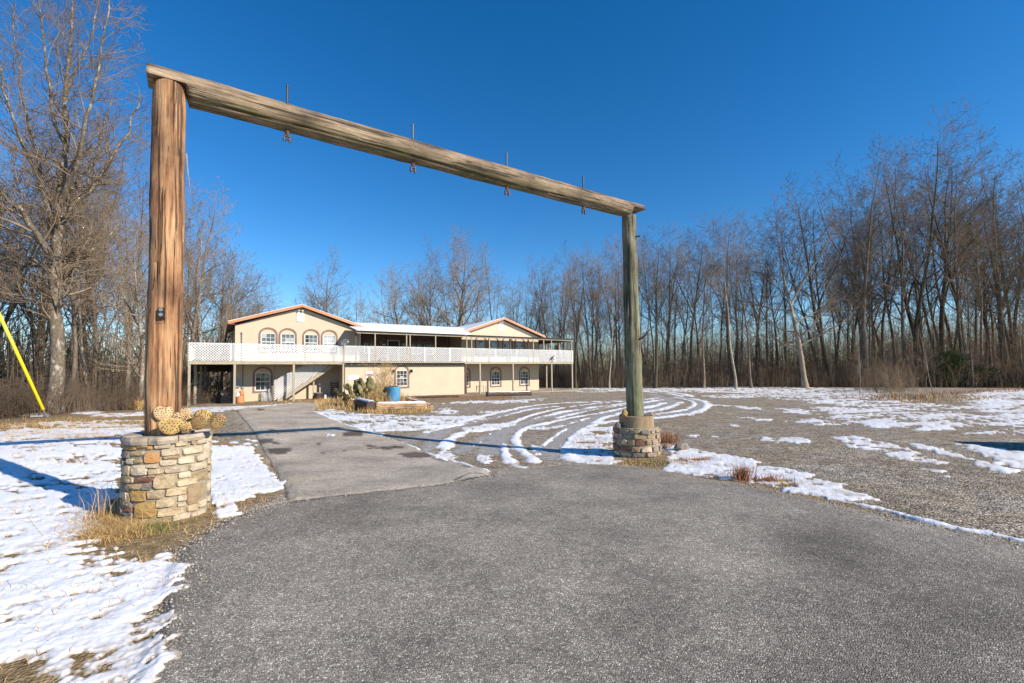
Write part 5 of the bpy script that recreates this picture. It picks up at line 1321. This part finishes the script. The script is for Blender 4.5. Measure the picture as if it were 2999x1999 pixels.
# trees that can be told apart: photo column, depth, prototype, height factor, label
HERO = [(2154, 50, 4, .98, 'pale leaning beech-like tree at the wood edge right of the green post'), (2200, 52, 2, .92, 'straight dark tree just right of the pale leaning one'), (2360, 50, 7, 1.0, 'pale grey tree with a long light limb reaching left, right half of the woods'),
        (2442, 52, 3, 1.0, 'dark slim tree right of the pale limbed tree'), (2539, 51, 0, 1.0, 'tall tree with a crooked crown standing before the brush'), (2690, 53, 5, 1.0, 'dark ivy-clad tree leaning left, tallest group on the right'), (2720, 55, 3, 1.0, 'second dark leaning tree of the tallest right group'),
        (2772, 54, 1, 1.0, 'tall dark tree topping the skyline right of the leaning pair'), (2824, 52, 1, 1.0, 'stout dark forked tree behind the green cedar bush'), (2881, 50, 4, .8, 'thin pale tree right of the cedar bush'), (2955, 53, 0, .96, 'grey tree near the right picture edge'), (2990, 55, 3, .95, 'dark tree cut by the right picture edge'),
        (1687, 56, 1, .9, 'dark stout tree just right of the deck corner'), (1731, 57, 0, .92, 'grey tree second right of the deck corner'), (1784, 54, 4, .82, 'thin pale tree pair member left of the green post'), (1918, 54, 1, .97, 'dark trunked tree close right of the green post'), (1962, 57, 5, .93, 'leaning tree right of the green post'),
        (2023, 55, 1, .98, 'dark straight tree midway between green post and pale tree'), (2058, 53, 2, .98, 'grey trunked tree beside the dark straight one'),
        (1352, 66, 6, 1.0, 'broad crowned bare tree behind the right gable'), (1245, 68, 6, .98, 'broad bare tree with twin stems behind the middle roof'), (1205, 70, 7, .93, 'bare tree leaning left behind the middle roof'), (940, 66, 6, 1.0, 'round crowned bare tree behind the left gable'), (620, 52, 7, .92, 'pale bare tree behind the left end of the deck'), (660, 56, 6, 1.0, 'bushy bare tree above the lattice deck left end'),
        (262, 26, 4, .78, 'pale straight trunk right of the big oak'), (412, 25, 7, .72, 'pale trunk beside the orange gate post'), (372, 28, 0, .8, 'grey trunk between the pale trunks and the gate post'), (95, 27, 1, .8, 'dark trunk left of the big oak'), (30, 25, 3, .8, 'dark trunk at the left picture edge'), (205, 31, 1, .8, 'dark trunk half hidden behind the big oak'),
        (560, 42, 0, .95, 'tall bare tree just right of the orange post')]
TV = [Vector((-1, 0, 0))]
for k, (px, Y, pi, hf, lb) in enumerate(HERO):
    x = xat(px, Y); H_ = skyline_h(px, Y, x, Y) * hf; put_tree(PRO[pi], x, Y, H_, rf.uniform(0, 6.28) if pi not in (3, 5) else 3.14 * (pi == 3), lb, None)
# the rest of the woods
n_t = 0
LOOK = ['tall grey forked', 'tall dark mossy', 'tall straight grey', 'tall dark leaning', 'tall slim pale', 'tall dark slanting', 'broad crowned grey', 'broad crowned pale']
PLC = [(60, 'left edge of the picture'), (165, 'behind the big oak trunk'), (330, 'right of the big oak'), (430, 'beside the orange post'), (520, 'just right of the orange post'), (600, 'above the deck left corner'), (690, 'left of the left gable'), (800, 'behind the left gable peak'),
       (900, 'behind the left gable slope'), (1000, 'left end of the middle roof'), (1130, 'behind the middle roof centre'), (1250, 'right part of the middle roof'), (1380, 'left of the right gable'), (1480, 'behind the right gable peak'), (1590, 'behind the right porch roof'), (1690, 'at the deck right corner'),
       (1780, 'between deck corner and green post'), (1870, 'behind the green post'), (1960, 'just right of the green post'), (2060, 'right of the turning wheel tracks'), (2150, 'left of the pale leaning tree'), (2260, 'right of the pale leaning tree'), (2360, 'left of the pale limbed tree'),
       (2450, 'right of the pale limbed tree'), (2540, 'left of the brush clump'), (2640, 'behind the brush clump'), (2740, 'by the leaning dark pair'), (2830, 'behind the cedar bush'), (2920, 'right of the cedar bush'), (9999, 'right edge of the picture')]
def place(px): return next(t for p_, t in PLC if px < p_)
def scatter(px0, px1, dep, count, label, group, pros, hlo=.78, hhi=1.0, slim=.40, dmin=0):
    global n_t
    for k in range(count):
        px = px0 + (px1 - px0) * (k + rf.random()) / count
        dd = dist_edge(px) + dmin + dep * rf.random() ** 1.15
        az = math.atan((px - CX) / F); x, y = dd * math.sin(az), dd * math.cos(az)
        H_ = skyline_h(px, y, x, y) * rf.uniform(hlo, hhi)
        deep = 'front row' if dd < dist_edge(px) + dmin + dep * .3 else 'middle row' if dd < dist_edge(px) + dmin + dep * .62 else 'deep row'
        pk = rf.choice(pros); where = place(px)
        if rf.random() < slim: lb = 'slender young tree, %s, %s' % (deep, where); put_tree(rf.choice(SLM), x, y, min(H_ * rf.uniform(.4, .65), 13), rf.uniform(0, 6.28), lb, group.replace('tall', 'young'), name='young_tree')
        else: lb = '%s tree, %s, %s' % (LOOK[pk], deep, where); put_tree(PRO[pk], x, y, H_, rf.uniform(0, 6.28), lb, group, girth=rf.uniform(.7, .98))
        n_t += 1
scatter(-330, 430, 26, 44, 'tall bare grey tree in the woods left of the orange post', 'tall trees in the left woods', [0, 1, 2, 3, 4, 5], .75, 1.0)
scatter(430, 760, 34, 16, 'tall bare tree in the woods between orange post and left gable', 'tall trees behind the left deck', [0, 2, 4, 6, 7], .7, .98)
scatter(760, 1480, 34, 24, 'tall bare tree in the far woods behind the lodge roof', 'tall trees behind the lodge', [0, 2, 4, 0, 7], .75, 1.0)
scatter(1480, 1860, 36, 36, 'tall bare tree in the woods between lodge and green post', 'tall trees between lodge and green post', [0, 1, 2, 3, 5], .75, .98)
scatter(1860, 2450, 38, 50, 'tall bare tree in the woods right of the green post', 'tall trees right of the green post', [0, 1, 2, 3, 5, 4], .78, .98)
scatter(2450, 3250, 38, 54, 'tall bare tree in the woods at the far right', 'tall trees at the far right', [0, 1, 2, 3, 5, 2], .72, .94)
bylab = {}
for o in list(bpy.data.objects):
    if o.get('group') and o.name.startswith(('bare_tree', 'young_tree')): bylab.setdefault(o['label'], []).append(o)
for lb, os_ in bylab.items():
    os_.sort(key=lambda o: o.location.x / o.location.y)
    wds = {1: [''], 2: ['left one of two', 'right one of two'], 3: ['leftmost of three', 'middle of three', 'rightmost of three']}.get(len(os_)) or ['%s from left' % q for q in ('first', 'second', 'third', 'fourth', 'fifth', 'sixth', 'seventh')]
    for o, wd_ in zip(os_, wds):
        if wd_: o['label'] = lb + ', ' + wd_
print('trees', n_t + len(HERO), round(time.time() - T0, 1))

# the big oak by the yellow guy guard, limbs laid out after the photo
def oak():
    Y0 = 20.0; bx = xat(165, Y0); bzz = tz(bx, Y0)
    def P3(px, py, dy=0): q = ray(px, py); return (q[0] / q[1] * (Y0 + dy) - bx, dy, EYE + q[2] / q[1] * (Y0 + dy) - bzz)
    g = Grow(301)
    limbs = [([(165, 1230, 0), (164, 1150, 0), (162, 1040, 0), (160, 930, 0), (166, 830, 0), (168, 745, 0), (172, 640, 0), (182, 520, 0), (190, 400, 0), (190, 280, 0), (200, 150, 0), (212, 20, 0), (222, -110, 0)], [.52, .38, .34, .32, .30, .27, .22, .17, .13, .10, .07, .05, .03]),
             ([(160, 760, 0), (120, 700, -.6), (85, 640, -1), (40, 590, -1.3), (-20, 555, -1.6), (-90, 510, -2)], [.20, .16, .13, .11, .08, .05]),
             ([(150, 800, 0), (110, 770, .8), (50, 790, 1.5), (-20, 800, 2)], [.12, .09, .07, .04]),
             ([(182, 640, 0), (215, 590, .4), (262, 552, .8), (310, 500, 1.0), (350, 430, 1.2), (385, 350, 1.4), (410, 270, 1.5)], [.17, .14, .12, .10, .08, .055, .03]),
             ([(178, 600, 0), (205, 520, -.5), (240, 430, -.8), (262, 320, -1), (290, 210, -1), (310, 90, -1), (320, -20, -1)], [.15, .12, .10, .08, .06, .04, .03]),
             ([(165, 700, 0), (135, 600, .6), (115, 480, 1), (85, 380, 1.3), (60, 270, 1.5), (45, 130, 1.6), (40, 10, 1.6)], [.15, .12, .10, .08, .06, .04, .025]),
             ([(150, 640, 0), (95, 480, -1), (50, 380, -1.6), (15, 280, -2), (-10, 150, -2.2)], [.12, .09, .07, .05, .03]),
             ([(200, 560, .3), (235, 520, 1), (280, 470, 1.6), (300, 380, 2), (330, 290, 2.2)], [.09, .075, .06, .045, .03]),
             ([(188, 300, 0), (225, 200, .5), (262, 110, .8), (290, 0, 1)], [.08, .06, .045, .03]), ([(188, 420, 0), (150, 300, -.6), (135, 180, -1), (120, 50, -1.2), (110, -60, -1.2)], [.09, .07, .055, .04, .025]),
             ([(170, 860, 0), (215, 800, .4), (260, 740, .8), (320, 690, 1.2), (360, 640, 1.5)], [.10, .08, .06, .045, .03]), ([(150, 905, 0), (100, 880, -.5), (40, 860, -1), (-30, 850, -1.3)], [.07, .055, .04, .03])]
    SUB = dict(FOREST, levels=5, kids=[0, 8, 7, 4, 0], ref=[1, 3.2, 1.6, .9, .5], rmin=.0058, len=[.3, .55, .52, .55]); SUB['from'] = [.1, .15, .1, .1]
    for li, (pts, rs) in enumerate(limbs):
        P = np.array([P3(*q) for q in pts]); n = len(P); S = np.linspace(0, n - 1, n * 2)
        P2 = np.stack([np.interp(S, range(n), P[:, k]) for k in range(3)], 1); P2[1:-1] = (P2[:-2] + 2 * P2[1:-1] + P2[2:]) / 4; R2 = np.interp(S, range(n), rs)
        P2[1:, :2] += np.array([[g.r.gauss(0, .04), g.r.gauss(0, .04)] for _ in range(len(P2) - 1)])
        R2 = R2 * .74
        g.big.append(([tuple(q) for q in P2], list(R2)))
        m_ = int(19 if li else 38)
        for k in range(m_):
            t = (.12 if li else .22) + ((.88 if li else .78)) * (k + g.r.random()) / m_; f = min(t * (len(P2) - 1), len(P2) - 1.01); i = int(f)
            b0 = Vector(P2[i]).lerp(Vector(P2[i + 1]), f - i); dd = (Vector(P2[i + 1]) - Vector(P2[i])).normalized()
            ax = dd.cross(Vector((g.r.gauss(0, 1), g.r.gauss(0, 1), g.r.gauss(0, 1)))).normalized(); nd = Matrix.Rotation(rad(g.r.uniform(25, 65)), 3, ax) @ dd
            if nd.z < 0: nd.z *= -.4
            g.limb(b0, nd, g.r.uniform(1.4, 3.4) * (1.1 - .5 * t), min(.06, max(.012, R2[i] * .36)), 2, SUB)
    a, c, nf = tree_meshes(g, M['oak_bark'], M['twig'])
    t = empty('oak_tree', (bx, Y0, bzz)); tag(t, 'huge bare oak with lichen-spotted trunk behind the yellow guy guard', 'tree'); link('trunk', a, t); link('crown', c, t); print('oak', nf)
oak()
# saplings and brush at the right wood edge
for (px, py, H_, lb, i) in ((2516, 1156, 6.5, 'pale many-stemmed sapling standing in front of the right woods', 1), (2734, 1157, 6.0, 'single pale sapling in the snow before the cedar bush', 1), (2570, 1152, 5.0, 'dark thin sapling among the brush clump', 2), (2612, 1160, 3.6, 'short thin sapling right of the brush clump', 0)):
    x, y = G(px, py); put_tree(SLM[i], x, y, H_, rf.uniform(0, 6), lb, 'saplings before the right woods', name='sapling')

# ------------------------------------------------------------------ undergrowth, brush, grass
def stems(rs_, X, Y, Z, Hh, lean, r0, r1, twigs, tl, k=3, mat=None, name='undergrowth', rt=.004):
    n = len(X); P = np.empty((n, 3, 3)); dx = rs_.normal(0, lean, (n, 2)) * Hh[:, None]; cv = rs_.normal(0, .4, (n, 2)) * dx.std()
    P[:, 0] = np.stack([X, Y, Z - .1], 1); P[:, 1] = np.stack([X + dx[:, 0] * .4 + cv[:, 0] * .3, Y + dx[:, 1] * .4, Z + Hh * .5], 1); P[:, 2] = np.stack([X + dx[:, 0], Y + dx[:, 1], Z + Hh], 1)
    R = np.stack([np.full(n, r0), np.full(n, (r0 + r1) / 2), np.full(n, r1)], 1) * rs_.uniform(.6, 1.4, (n, 1))
    parts = [tubes(P, R, k)]
    for t_ in range(twigs):
        t = rs_.uniform(.15, 1, n)[:, None]; B = np.where(t < .5, P[:, 0] + (P[:, 1] - P[:, 0]) * t * 2, P[:, 1] + (P[:, 2] - P[:, 1]) * (t * 2 - 1))
        a = rs_.uniform(0, 6.28, n); L = (Hh * tl * rs_.uniform(.5, 1.2, n) * (1.2 - t[:, 0] * .6)); up = rs_.uniform(.2, 1.1, n)
        E = B + np.stack([np.cos(a), np.sin(a), up], 1) * L[:, None]; Q = np.stack([B, E], 1)
        parts.append(tubes(Q, np.broadcast_to(np.array([rt, rt * .6]), (n, 2)) * rs_.uniform(.8, 1.5, (n, 1)), 3))
    V, Fq = join(parts); o = link(name, raw_mesh(name, V, Fq, mat)); tag(o, kind='stuff'); return o, len(Fq)
rs_ = np.random.RandomState(4)
def band(n, px0, px1, d0, d1, pw_=1.0):
    px = rs_.uniform(px0, px1, n); az = np.arctan((px - CX) / F)
    e = np.interp(np.degrees(az), [-52, -43, -38, -20, 0, 10, 18, 30, 40, 52], [27, 31, 36, 64, 64, 57, 57, 61, 64, 70]); d = e + d0 + (d1 - d0) * rs_.random_sample(n) ** pw_
    return d * np.sin(az), d * np.cos(az)
X, Y = band(4800, 1300, 3300, 26, 75, .8); o, nf = stems(rs_, X, Y, terrain(X, Y), rs_.uniform(4, 13, len(X)), .10, .034, .012, 7, .26, 3, M['brush'], rt=.014)
X, Y = band(7500, 1450, 3300, 0, 36, 1.2); o, nf = stems(rs_, X, Y, terrain(X, Y), np.where(rs_.random_sample(len(X)) < .16, rs_.uniform(4, 9, len(X)), rs_.uniform(.8, 3.8, len(X))), .16, .018, .007, 7, .36, 3, M['brush'], rt=.009); c_ = nf
X, Y = band(2600, -300, 800, 1, 34, .8); o, nf = stems(rs_, X, Y, terrain(X, Y), rs_.uniform(1.2, 5.5, len(X)), .09, .024, .008, 6, .28, 3, M['brush'], rt=.007); c_ += nf
X, Y = band(2000, 800, 1450, 0, 40, 1.0); o, nf = stems(rs_, X, Y, terrain(X, Y), rs_.uniform(3.0, 9, len(X)), .07, .03, .010, 5, .25, 3, M['brush'], rt=.009); c_ += nf
X, Y = band(3400, -500, 860, 24, 60, 1.0); o, nf = stems(rs_, X, Y, terrain(X, Y), rs_.uniform(4, 12, len(X)), .08, .035, .014, 5, .25, 3, M['brush'], rt=.014); c_ += nf
# low thicket right at the edge
X, Y = band(2600, 1600, 3200, -1, 5, 1.0); o, nf = stems(rs_, X, Y, terrain(X, Y), rs_.uniform(.5, 2.4, len(X)), .2, .010, .005, 6, .35, 3, M['brush'], rt=.005, name='thicket'); c_ += nf
X, Y = band(2000, -200, 640, -4, 3, 1.0); o, nf = stems(rs_, X, Y, terrain(X, Y), rs_.uniform(.3, 1.6, len(X)), .25, .008, .004, 6, .35, 3, M['brush'], rt=.004, name='thicket'); c_ += nf
# brush clump in front of the right woods
px = np.concatenate([rs_.normal(2590, 45, 150), rs_.normal(2640, 30, 60)]); YY = rs_.uniform(38, 46, len(px)); q = (px - CX) / F * YY
o, nf = stems(rs_, q, YY, terrain(q, YY), rs_.uniform(.8, 3.2, len(px)), .16, .012, .006, 8, .35, 3, M['brush'], rt=.006, name='brush_clump'); c_ += nf
print('undergrowth', c_, round(time.time() - T0, 1))

def blades(rs, X, Y, Z, Hh, wd, lean, mat, name, seg=2):
    n = len(X); a = rs.uniform(0, 6.28, n); ln = rs.normal(0, lean, (n, 2)) * Hh[:, None]
    w_ = np.stack([np.cos(a), np.sin(a), np.zeros(n)], 1) * (wd * rs.uniform(.6, 1.3, n))[:, None]
    B = np.stack([X, Y, Z - .02], 1); Mx = B + np.stack([ln[:, 0] * .35, ln[:, 1] * .35, Hh * .6], 1); T = B + np.stack([ln[:, 0], ln[:, 1], Hh * rs.uniform(.75, 1, n)], 1)
    V = np.stack([B - w_, B + w_, Mx + w_ * .7, Mx - w_ * .7, T], 1).reshape(-1, 3); i = np.arange(n)[:, None] * 5
    Q = np.concatenate([i + 0, i + 1, i + 2, i + 3], 1); T3 = np.concatenate([i + 3, i + 2, i + 4, i + 4], 1)
    me = bpy.data.meshes.new(name); Fl = [tuple(q) for q in Q.tolist()] + [tuple(q[:3]) for q in T3.tolist()]
    me.from_pydata(V.tolist(), [], Fl); me.materials.append(mat); o = link(name, me); tag(o, kind='stuff'); return o
rs_ = np.random.RandomState(9)
# tuft round the foot of the left pillar
n = 2400; a = rs_.uniform(2.9, 4.9, n); rr = .47 + np.abs(rs_.normal(0, .18, n)); X = LP[0] + rr * np.cos(a); Y = LP[1] + rr * np.sin(a); k = (np.sin(a) < .5) | (rs_.random_sample(n) < .4); X, Y = X[k], Y[k]
blades(rs_, X, Y, terrain(X, Y), rs_.uniform(.03, .15, len(X)), .003, 1.1, M['dry_grass'], 'dry_grass')
n = 2200; X = rs_.normal(LP[0] + .02, .20, n); Y = rs_.normal(LP[1] - .78, .14, n); blades(rs_, X, Y, terrain(X, Y), rs_.uniform(.03, .15, n), .003, 1.2, M['dry_grass'], 'dry_grass')
n = 700; X = rs_.normal(LP[0] + .30, .14, n); Y = rs_.normal(LP[1] - .66, .09, n); blades(rs_, X, Y, terrain(X, Y), rs_.uniform(.03, .12, n), .003, .9, M['green_grass'], 'green_grass')
n = 60; X = rs_.normal(LP[0] - .52, .16, n); Y = rs_.normal(LP[1] - .30, .15, n); blades(rs_, X, Y, terrain(X, Y), rs_.uniform(.3, .62, n), .003, .35, M['dry_grass'], 'tall_dry_grass')
# lawn: blades poking through the snow
n = 42000; X = rs_.uniform(-17, -2.6, n); Y = rs_.uniform(1.5, 19, n); dn = fbm(X * .9, Y * .9, 55, 3); k = (dn + rs_.random_sample(n) * .3 > .64) & inside(X, Y, POLY['lawn']); X, Y = X[k], Y[k]
blades(rs_, X, Y, terrain(X, Y), rs_.uniform(.04, .13, len(X)), .003, .5, M['dry_grass'], 'lawn_grass')
n = 2600; X = rs_.uniform(-12, -3.2, n); Y = rs_.uniform(2.0, 10, n); k = fbm(X * 1.5, Y * 1.5, 59, 2) > .60; X, Y = X[k], Y[k]; blades(rs_, X, Y, terrain(X, Y), rs_.uniform(.10, .34, len(X)), .002, .3, M['dry_grass'], 'tall_dry_grass')
def field(poly, n, h0, h1, wd, lean, mat, name, soft=0):
    P = W(*poly); lo, hi = P.min(0), P.max(0); X = rs_.uniform(lo[0], hi[0], n); Y = rs_.uniform(lo[1], hi[1], n); k = inside(X, Y, P) & (fbm(X * 1.2, Y * 1.2, 63, 2) > .36); X, Y = X[k], Y[k]
    return blades(rs_, X, Y, terrain(X, Y), rs_.uniform(h0, h1, len(X)), wd, lean, mat, name)
field((Z0, [(-100, 1222), (60, 1216), (150, 1214), (240, 1212), (330, 1214), (360, 1225), (200, 1238), (60, 1250), (-100, 1258)]), 5200, .08, .34, .008, .4, M['dry_grass'], 'dry_grass')
field((Z0, [(120, 1205), (230, 1203), (320, 1212), (230, 1222), (140, 1222)]), 1600, .1, .4, .01, .5, M['red_grass'], 'dry_grass')
field((Z0, [(0, 1240), (420, 1232), (420, 1280), (0, 1290)]), 2600, .05, .16, .006, .6, M['dry_grass'], 'dry_grass')
field((Z0, [(-60, 1208), (100, 1206), (250, 1203), (420, 1198), (560, 1194), (560, 1190), (250, 1197), (-60, 1203)]), 2500, .2, .8, .012, .4, M['dry_grass'], 'dry_grass')
# planter bed and its tufts
field((ZA, [(480, 260), (520, 190), (700, 150), (1060, 150), (1150, 190), (1330, 205), (1100, 225), (800, 235)]), 5200, .25, .95, .012, .25, M['dry_grass'], 'dry_grass')
field((ZA, [(640, 230), (660, 180), (900, 170), (900, 215), (800, 235)]), 2600, .5, 1.35, .012, .16, M['dry_grass'], 'tall_dry_grass')
field((ZA, [(75, 285), (85, 185), (420, 160), (560, 220), (540, 285), (300, 285)]), 2600, .15, .6, .010, .2, M['dry_grass'], 'dry_grass')
field((ZA, [(560, 290), (800, 292), (1100, 290), (1420, 268), (1450, 290), (1100, 318), (700, 318)]), 2600, .08, .4, .008, .3, M['dry_grass'], 'dry_grass')
field((Z0, [(640, 1196), (820, 1172), (960, 1166), (1010, 1160), (1160, 1165), (1000, 1180), (760, 1190)]), 2000, .04, .25, .010, .4, M['dry_grass'], 'dry_grass')
field((Z0, [(1160, 1168), (1400, 1160), (1560, 1165), (1450, 1172), (1250, 1174)]), 1400, .04, .25, .010, .4, M['red_grass'], 'dry_grass')
field((ZC, [(1000, 105), (1380, 95), (1500, 90), (2353, 42), (2353, 62), (1800, 90), (1600, 130), (1400, 130)]), 4200, .1, .5, .016, .4, M['red_grass'], 'red_grass')
field((ZC, [(1400, 120), (1650, 90), (2150, 105), (2100, 125), (1700, 150), (1500, 150)]), 2200, .1, .35, .014, .4, M['dry_grass'], 'dry_grass')
for (z_, a, b2, s_, nn, hh, mt) in ((ZC, 400, 670, .09, 220, .42, 'red_grass'), (ZC, 590, 680, .12, 120, .2, 'red_grass'), (ZC, 690, 705, .12, 120, .12, 'dry_grass'), (ZB, 2000, 790, .2, 300, .14, 'dry_grass'), (ZB, 2180, 770, .2, 260, .14, 'red_grass'), (ZB, 1850, 590, .16, 260, .5, 'red_grass'), (ZB, 1560, 790, .3, 500, .12, 'dry_grass'), (ZB, 1750, 800, .25, 350, .12, 'green_grass'), (ZB, 1130, 620, .5, 260, .12, 'dry_grass'), (ZB, 1080, 590, .3, 160, .14, 'red_grass')):
    cx_, cy_ = G(z_[1] + a / z_[0], z_[2] + b2 / z_[0]); X = rs_.normal(cx_, s_, nn); Y = rs_.normal(cy_, s_, nn); blades(rs_, X, Y, terrain(X, Y), rs_.uniform(hh * .3, hh, nn), .004, .45, M[mt], 'dry_grass')
# yucca left of the gate post
yx, yy_ = G(405, 1200); t = empty('yucca', (yx, yy_, tz(yx, yy_))); tag(t, 'spiky yellow-green yucca at the lawn edge left of the orange post', 'plant')
X = rs_.normal(0, .08, 90); Y = rs_.normal(0, .08, 90); o = blades(rs_, X, Y, np.zeros(90), rs_.uniform(.4, .9, 90), .015, .8, M['dry_grass'], 'leaves'); o.parent = t; del o['kind']
field((ZA, [(690, 215), (700, 185), (890, 178), (895, 205), (800, 222)]), 3600, .8, 1.65, .011, .14, M['dry_grass'], 'tall_dry_grass')
# dead shrub of the bed
sp_ = pz(1170, 1180) + Vector((-1.3, .8, 0)); sp_.x = xat(1130, sp_.y); t = empty('dead_shrub', sp_); tag(t, 'bare grey twiggy shrub rising behind the blue barrel', 'shrub')
g = Grow(61); SH = dict(SLIM, levels=4, rmin=.006, kids=[9, 6, 4, 0], ref=[2, 1, .6, .4], wig=[.12, .15, .2, .2], shape=lambda t_: .5 * (1 - .4 * t_))
for k in range(16): g.limb((rf.uniform(-.4, .4), rf.uniform(-.2, .2), -.1), (rf.uniform(-.6, .6), rf.uniform(-.4, .4), 1), rf.uniform(2.2, 3.1), .02, 1, dict(SH, seg=[6, 6, 4, 3, 3], levels=4))
allb = g.big + g.mid + g.fine; link('branches', branches_mesh('branches', allb, 4, M['dry_grass']), t)
# cedar bush
def cedar():
    c = Vector(); r = np.random.RandomState(3)
    x0 = xat(2830, 48.5); t = empty('cedar_bush', (x0, 48.5, tz(x0, 48.5))); tag(t, 'dark green spreading cedar bush under the tall dark trees', 'bush')
    parts = []; n = 9000; lob = [(-2.2, 0, 1.6, 1.5), (-1.6, 0, 2.8, 1.1), (-.6, 0, 1.3, 1.4), (.8, -.3, 1.2, 1.4), (1.9, 0, 1.1, 1.2), (-2.5, 0, .7, 1.0), (2.6, 0, .8, .8)]
    C = np.array([lob[i][:3] for i in r.randint(0, len(lob), n)]); S = np.array([l_[3] for l_ in lob])[r.randint(0, len(lob), n)]
    d = r.normal(0, 1, (n, 3)); d /= np.linalg.norm(d, axis=1, keepdims=True); B = C + d * (S * r.random_sample(n) ** .35)[:, None] * np.array([1, .9, .75]); B[:, 2] = np.abs(B[:, 2])
    E = B + (d * .7 + r.normal(0, .4, (n, 3)) + np.array([.1, 0, .35])) * .28; w_ = np.cross(d, r.normal(0, 1, (n, 3))) * .05
    V = np.stack([B - w_, B + w_, E], 1).reshape(-1, 3); Fq = np.arange(3 * n).reshape(-1, 3); link('foliage', raw_mesh('foliage', V, Fq, M['cedar']), t)
    b = MB(); b.tube([(-1, 0, -.2), (-1.4, 0, 1.5), (-1.6, 0, 2.8)], [.1, .07, .03], 6); b.tube([(0.2, 0, -.2), (.8, 0, 1.2)], [.08, .03], 6); b.build('stem', M['bark_dark'], t)
cedar()
# clinging brown leaves in the woods
n = 2600; cl = rs_.randint(0, 26, n); cpx = rs_.uniform(1900, 2999, 26); cY = rs_.uniform(54, 66, 26); cz = rs_.uniform(1.5, 7, 26)
B = np.stack([(cpx[cl] - CX) / F * cY[cl] + rs_.normal(0, .9, n), cY[cl] + rs_.normal(0, .8, n), cz[cl] + rs_.normal(0, .25, n)], 1); d1 = rs_.normal(0, .045, (n, 3)); d2 = rs_.normal(0, .045, (n, 3))
V = np.stack([B - d1, B + d2, B + d1], 1).reshape(-1, 3); tag(link('clinging_leaves', raw_mesh('clinging_leaves', V, np.arange(3 * n).reshape(-1, 3), M['leaf'])), kind='stuff')
# yellow guy guard
gx, gy = xat(141, 17.5), 17.5; gz_ = tz(gx, gy); q = ray(0, 925); E_ = Vector((q[0] / q[1] * 15.6, 15.6, EYE + q[2] / q[1] * 15.6)); B_ = Vector((gx, gy, gz_)); d = (E_ - B_).normalized()
t = empty('guy_wire', B_); tag(t, 'yellow plastic guard on a slanting guy wire in front of the big oak', 'guy wire')
b = MB(); b.tube([d * .35, d * .37 + d * 0, d * 4.6], [.045, .05, .05], 10); b.build('yellow_guard', M['yellow'], t, True); b = MB(); b.tube([d * -.3, d * .5], .03, 8); b.box(-.04, .04, -.04, .04, .0, .12); b.build('anchor_rod', M['grey_metal'], t); b = MB(); b.tube([d * 4.6, d * 14], .008, 6); b.build('wire', M['grey_metal'], t)
print('all', round(time.time() - T0, 1))

# unseen car, added right of the view to cast the shadow entering there
cx_, cy_ = 15.2, 9.4; t = empty('shadow_caster_car', (cx_, cy_, tz(cx_, cy_)), rad(-12)); tag(t, 'unseen dark grey car added right of the view to cast a shadow', 'car')
b = MB(); prof = [(-2.3, .35), (2.2, .35), (2.28, .75), (2.15, .98), (1.1, 1.08), (-2.1, 1.1), (-2.35, .8)]; b.prism(prof, -.88, .88); b.build('body', M['grey_metal'], t)
b = MB(); c0 = [(-1.95, 1.1), (1.0, 1.085), (.35, 1.6), (-.2, 1.68), (-1.45, 1.64)]; b.prism(c0, -.76, .76); b.build('cabin', M['glass'], t)
b = MB(); b.box(-1.4, .3, -.74, .74, 1.645, 1.70); b.build('roof', M['grey_metal'], t)
for x in (-1.45, 1.4):
    for y in (-.86, .86): b = MB(); b.tube([(x, y - .11, .34), (x, y + .11, .34)], .34, 20); wo = b.build('wheel', M['black'], t); b = MB(); b.tube([(x, y + .115 * (1 if y > 0 else -1), .34), (x, y + .125 * (1 if y > 0 else -1), .34)], .2, 12); b.build('rim', M['grey_metal'], wo)
for y in (-.6, .6): b = MB(); b.box(2.2, 2.29, y - .18, y + .18, .72, .86); b.build('headlight', M['white'], t)

# loose grit along the crumbling edges of the asphalt
n = 5200; rs_ = np.random.RandomState(21); P = POLY['road']; seg_ = rs_.randint(0, 24, n); t_ = rs_.random_sample(n)[:, None]; B = P[seg_] * (1 - t_) + P[seg_ + 1] * t_ + rs_.normal(0, .10, (n, 2)) * (1 + rs_.random_sample((n, 1)))
D_ = W(Z0, [(835, 1440), (800, 1370), (768, 1310), (745, 1270), (715, 1232), (695, 1208)]); m_ = 1600; si = rs_.randint(0, 5, m_); t_ = rs_.random_sample(m_)[:, None]; B2 = D_[si] * (1 - t_) + D_[si + 1] * t_ + np.stack([-np.abs(rs_.normal(0, .18, m_)), rs_.normal(0, .05, m_)], 1); B = np.vstack([B, B2]); n = len(B)
Z = terrain(B[:, 0], B[:, 1]) + .004 + np.clip((road_sd(B[:, 0], B[:, 1])) * .35, 0, .03); s_ = rs_.uniform(.004, .013, n)
O8 = np.array([[1, 0, 0], [0, 1, 0], [-1, 0, 0], [0, -1, 0], [0, 0, 1]], float); V = (np.stack([B[:, 0], B[:, 1], Z], 1)[:, None] + O8[None] * s_[:, None, None] * rs_.uniform(.6, 1.3, (n, 5, 1))).reshape(-1, 3)
Fq = (np.arange(n)[:, None, None] * 5 + np.array([[0, 1, 4], [1, 2, 4], [2, 3, 4], [3, 0, 4]])[None]).reshape(-1, 3)
M['grit'] = simple('grit', (.55, .48, .38), (.22, .18, .14), .9, 20, bs=0, kind='Position'); tag(link('grit', raw_mesh('grit', V, Fq, M['grit'])), kind='stuff')
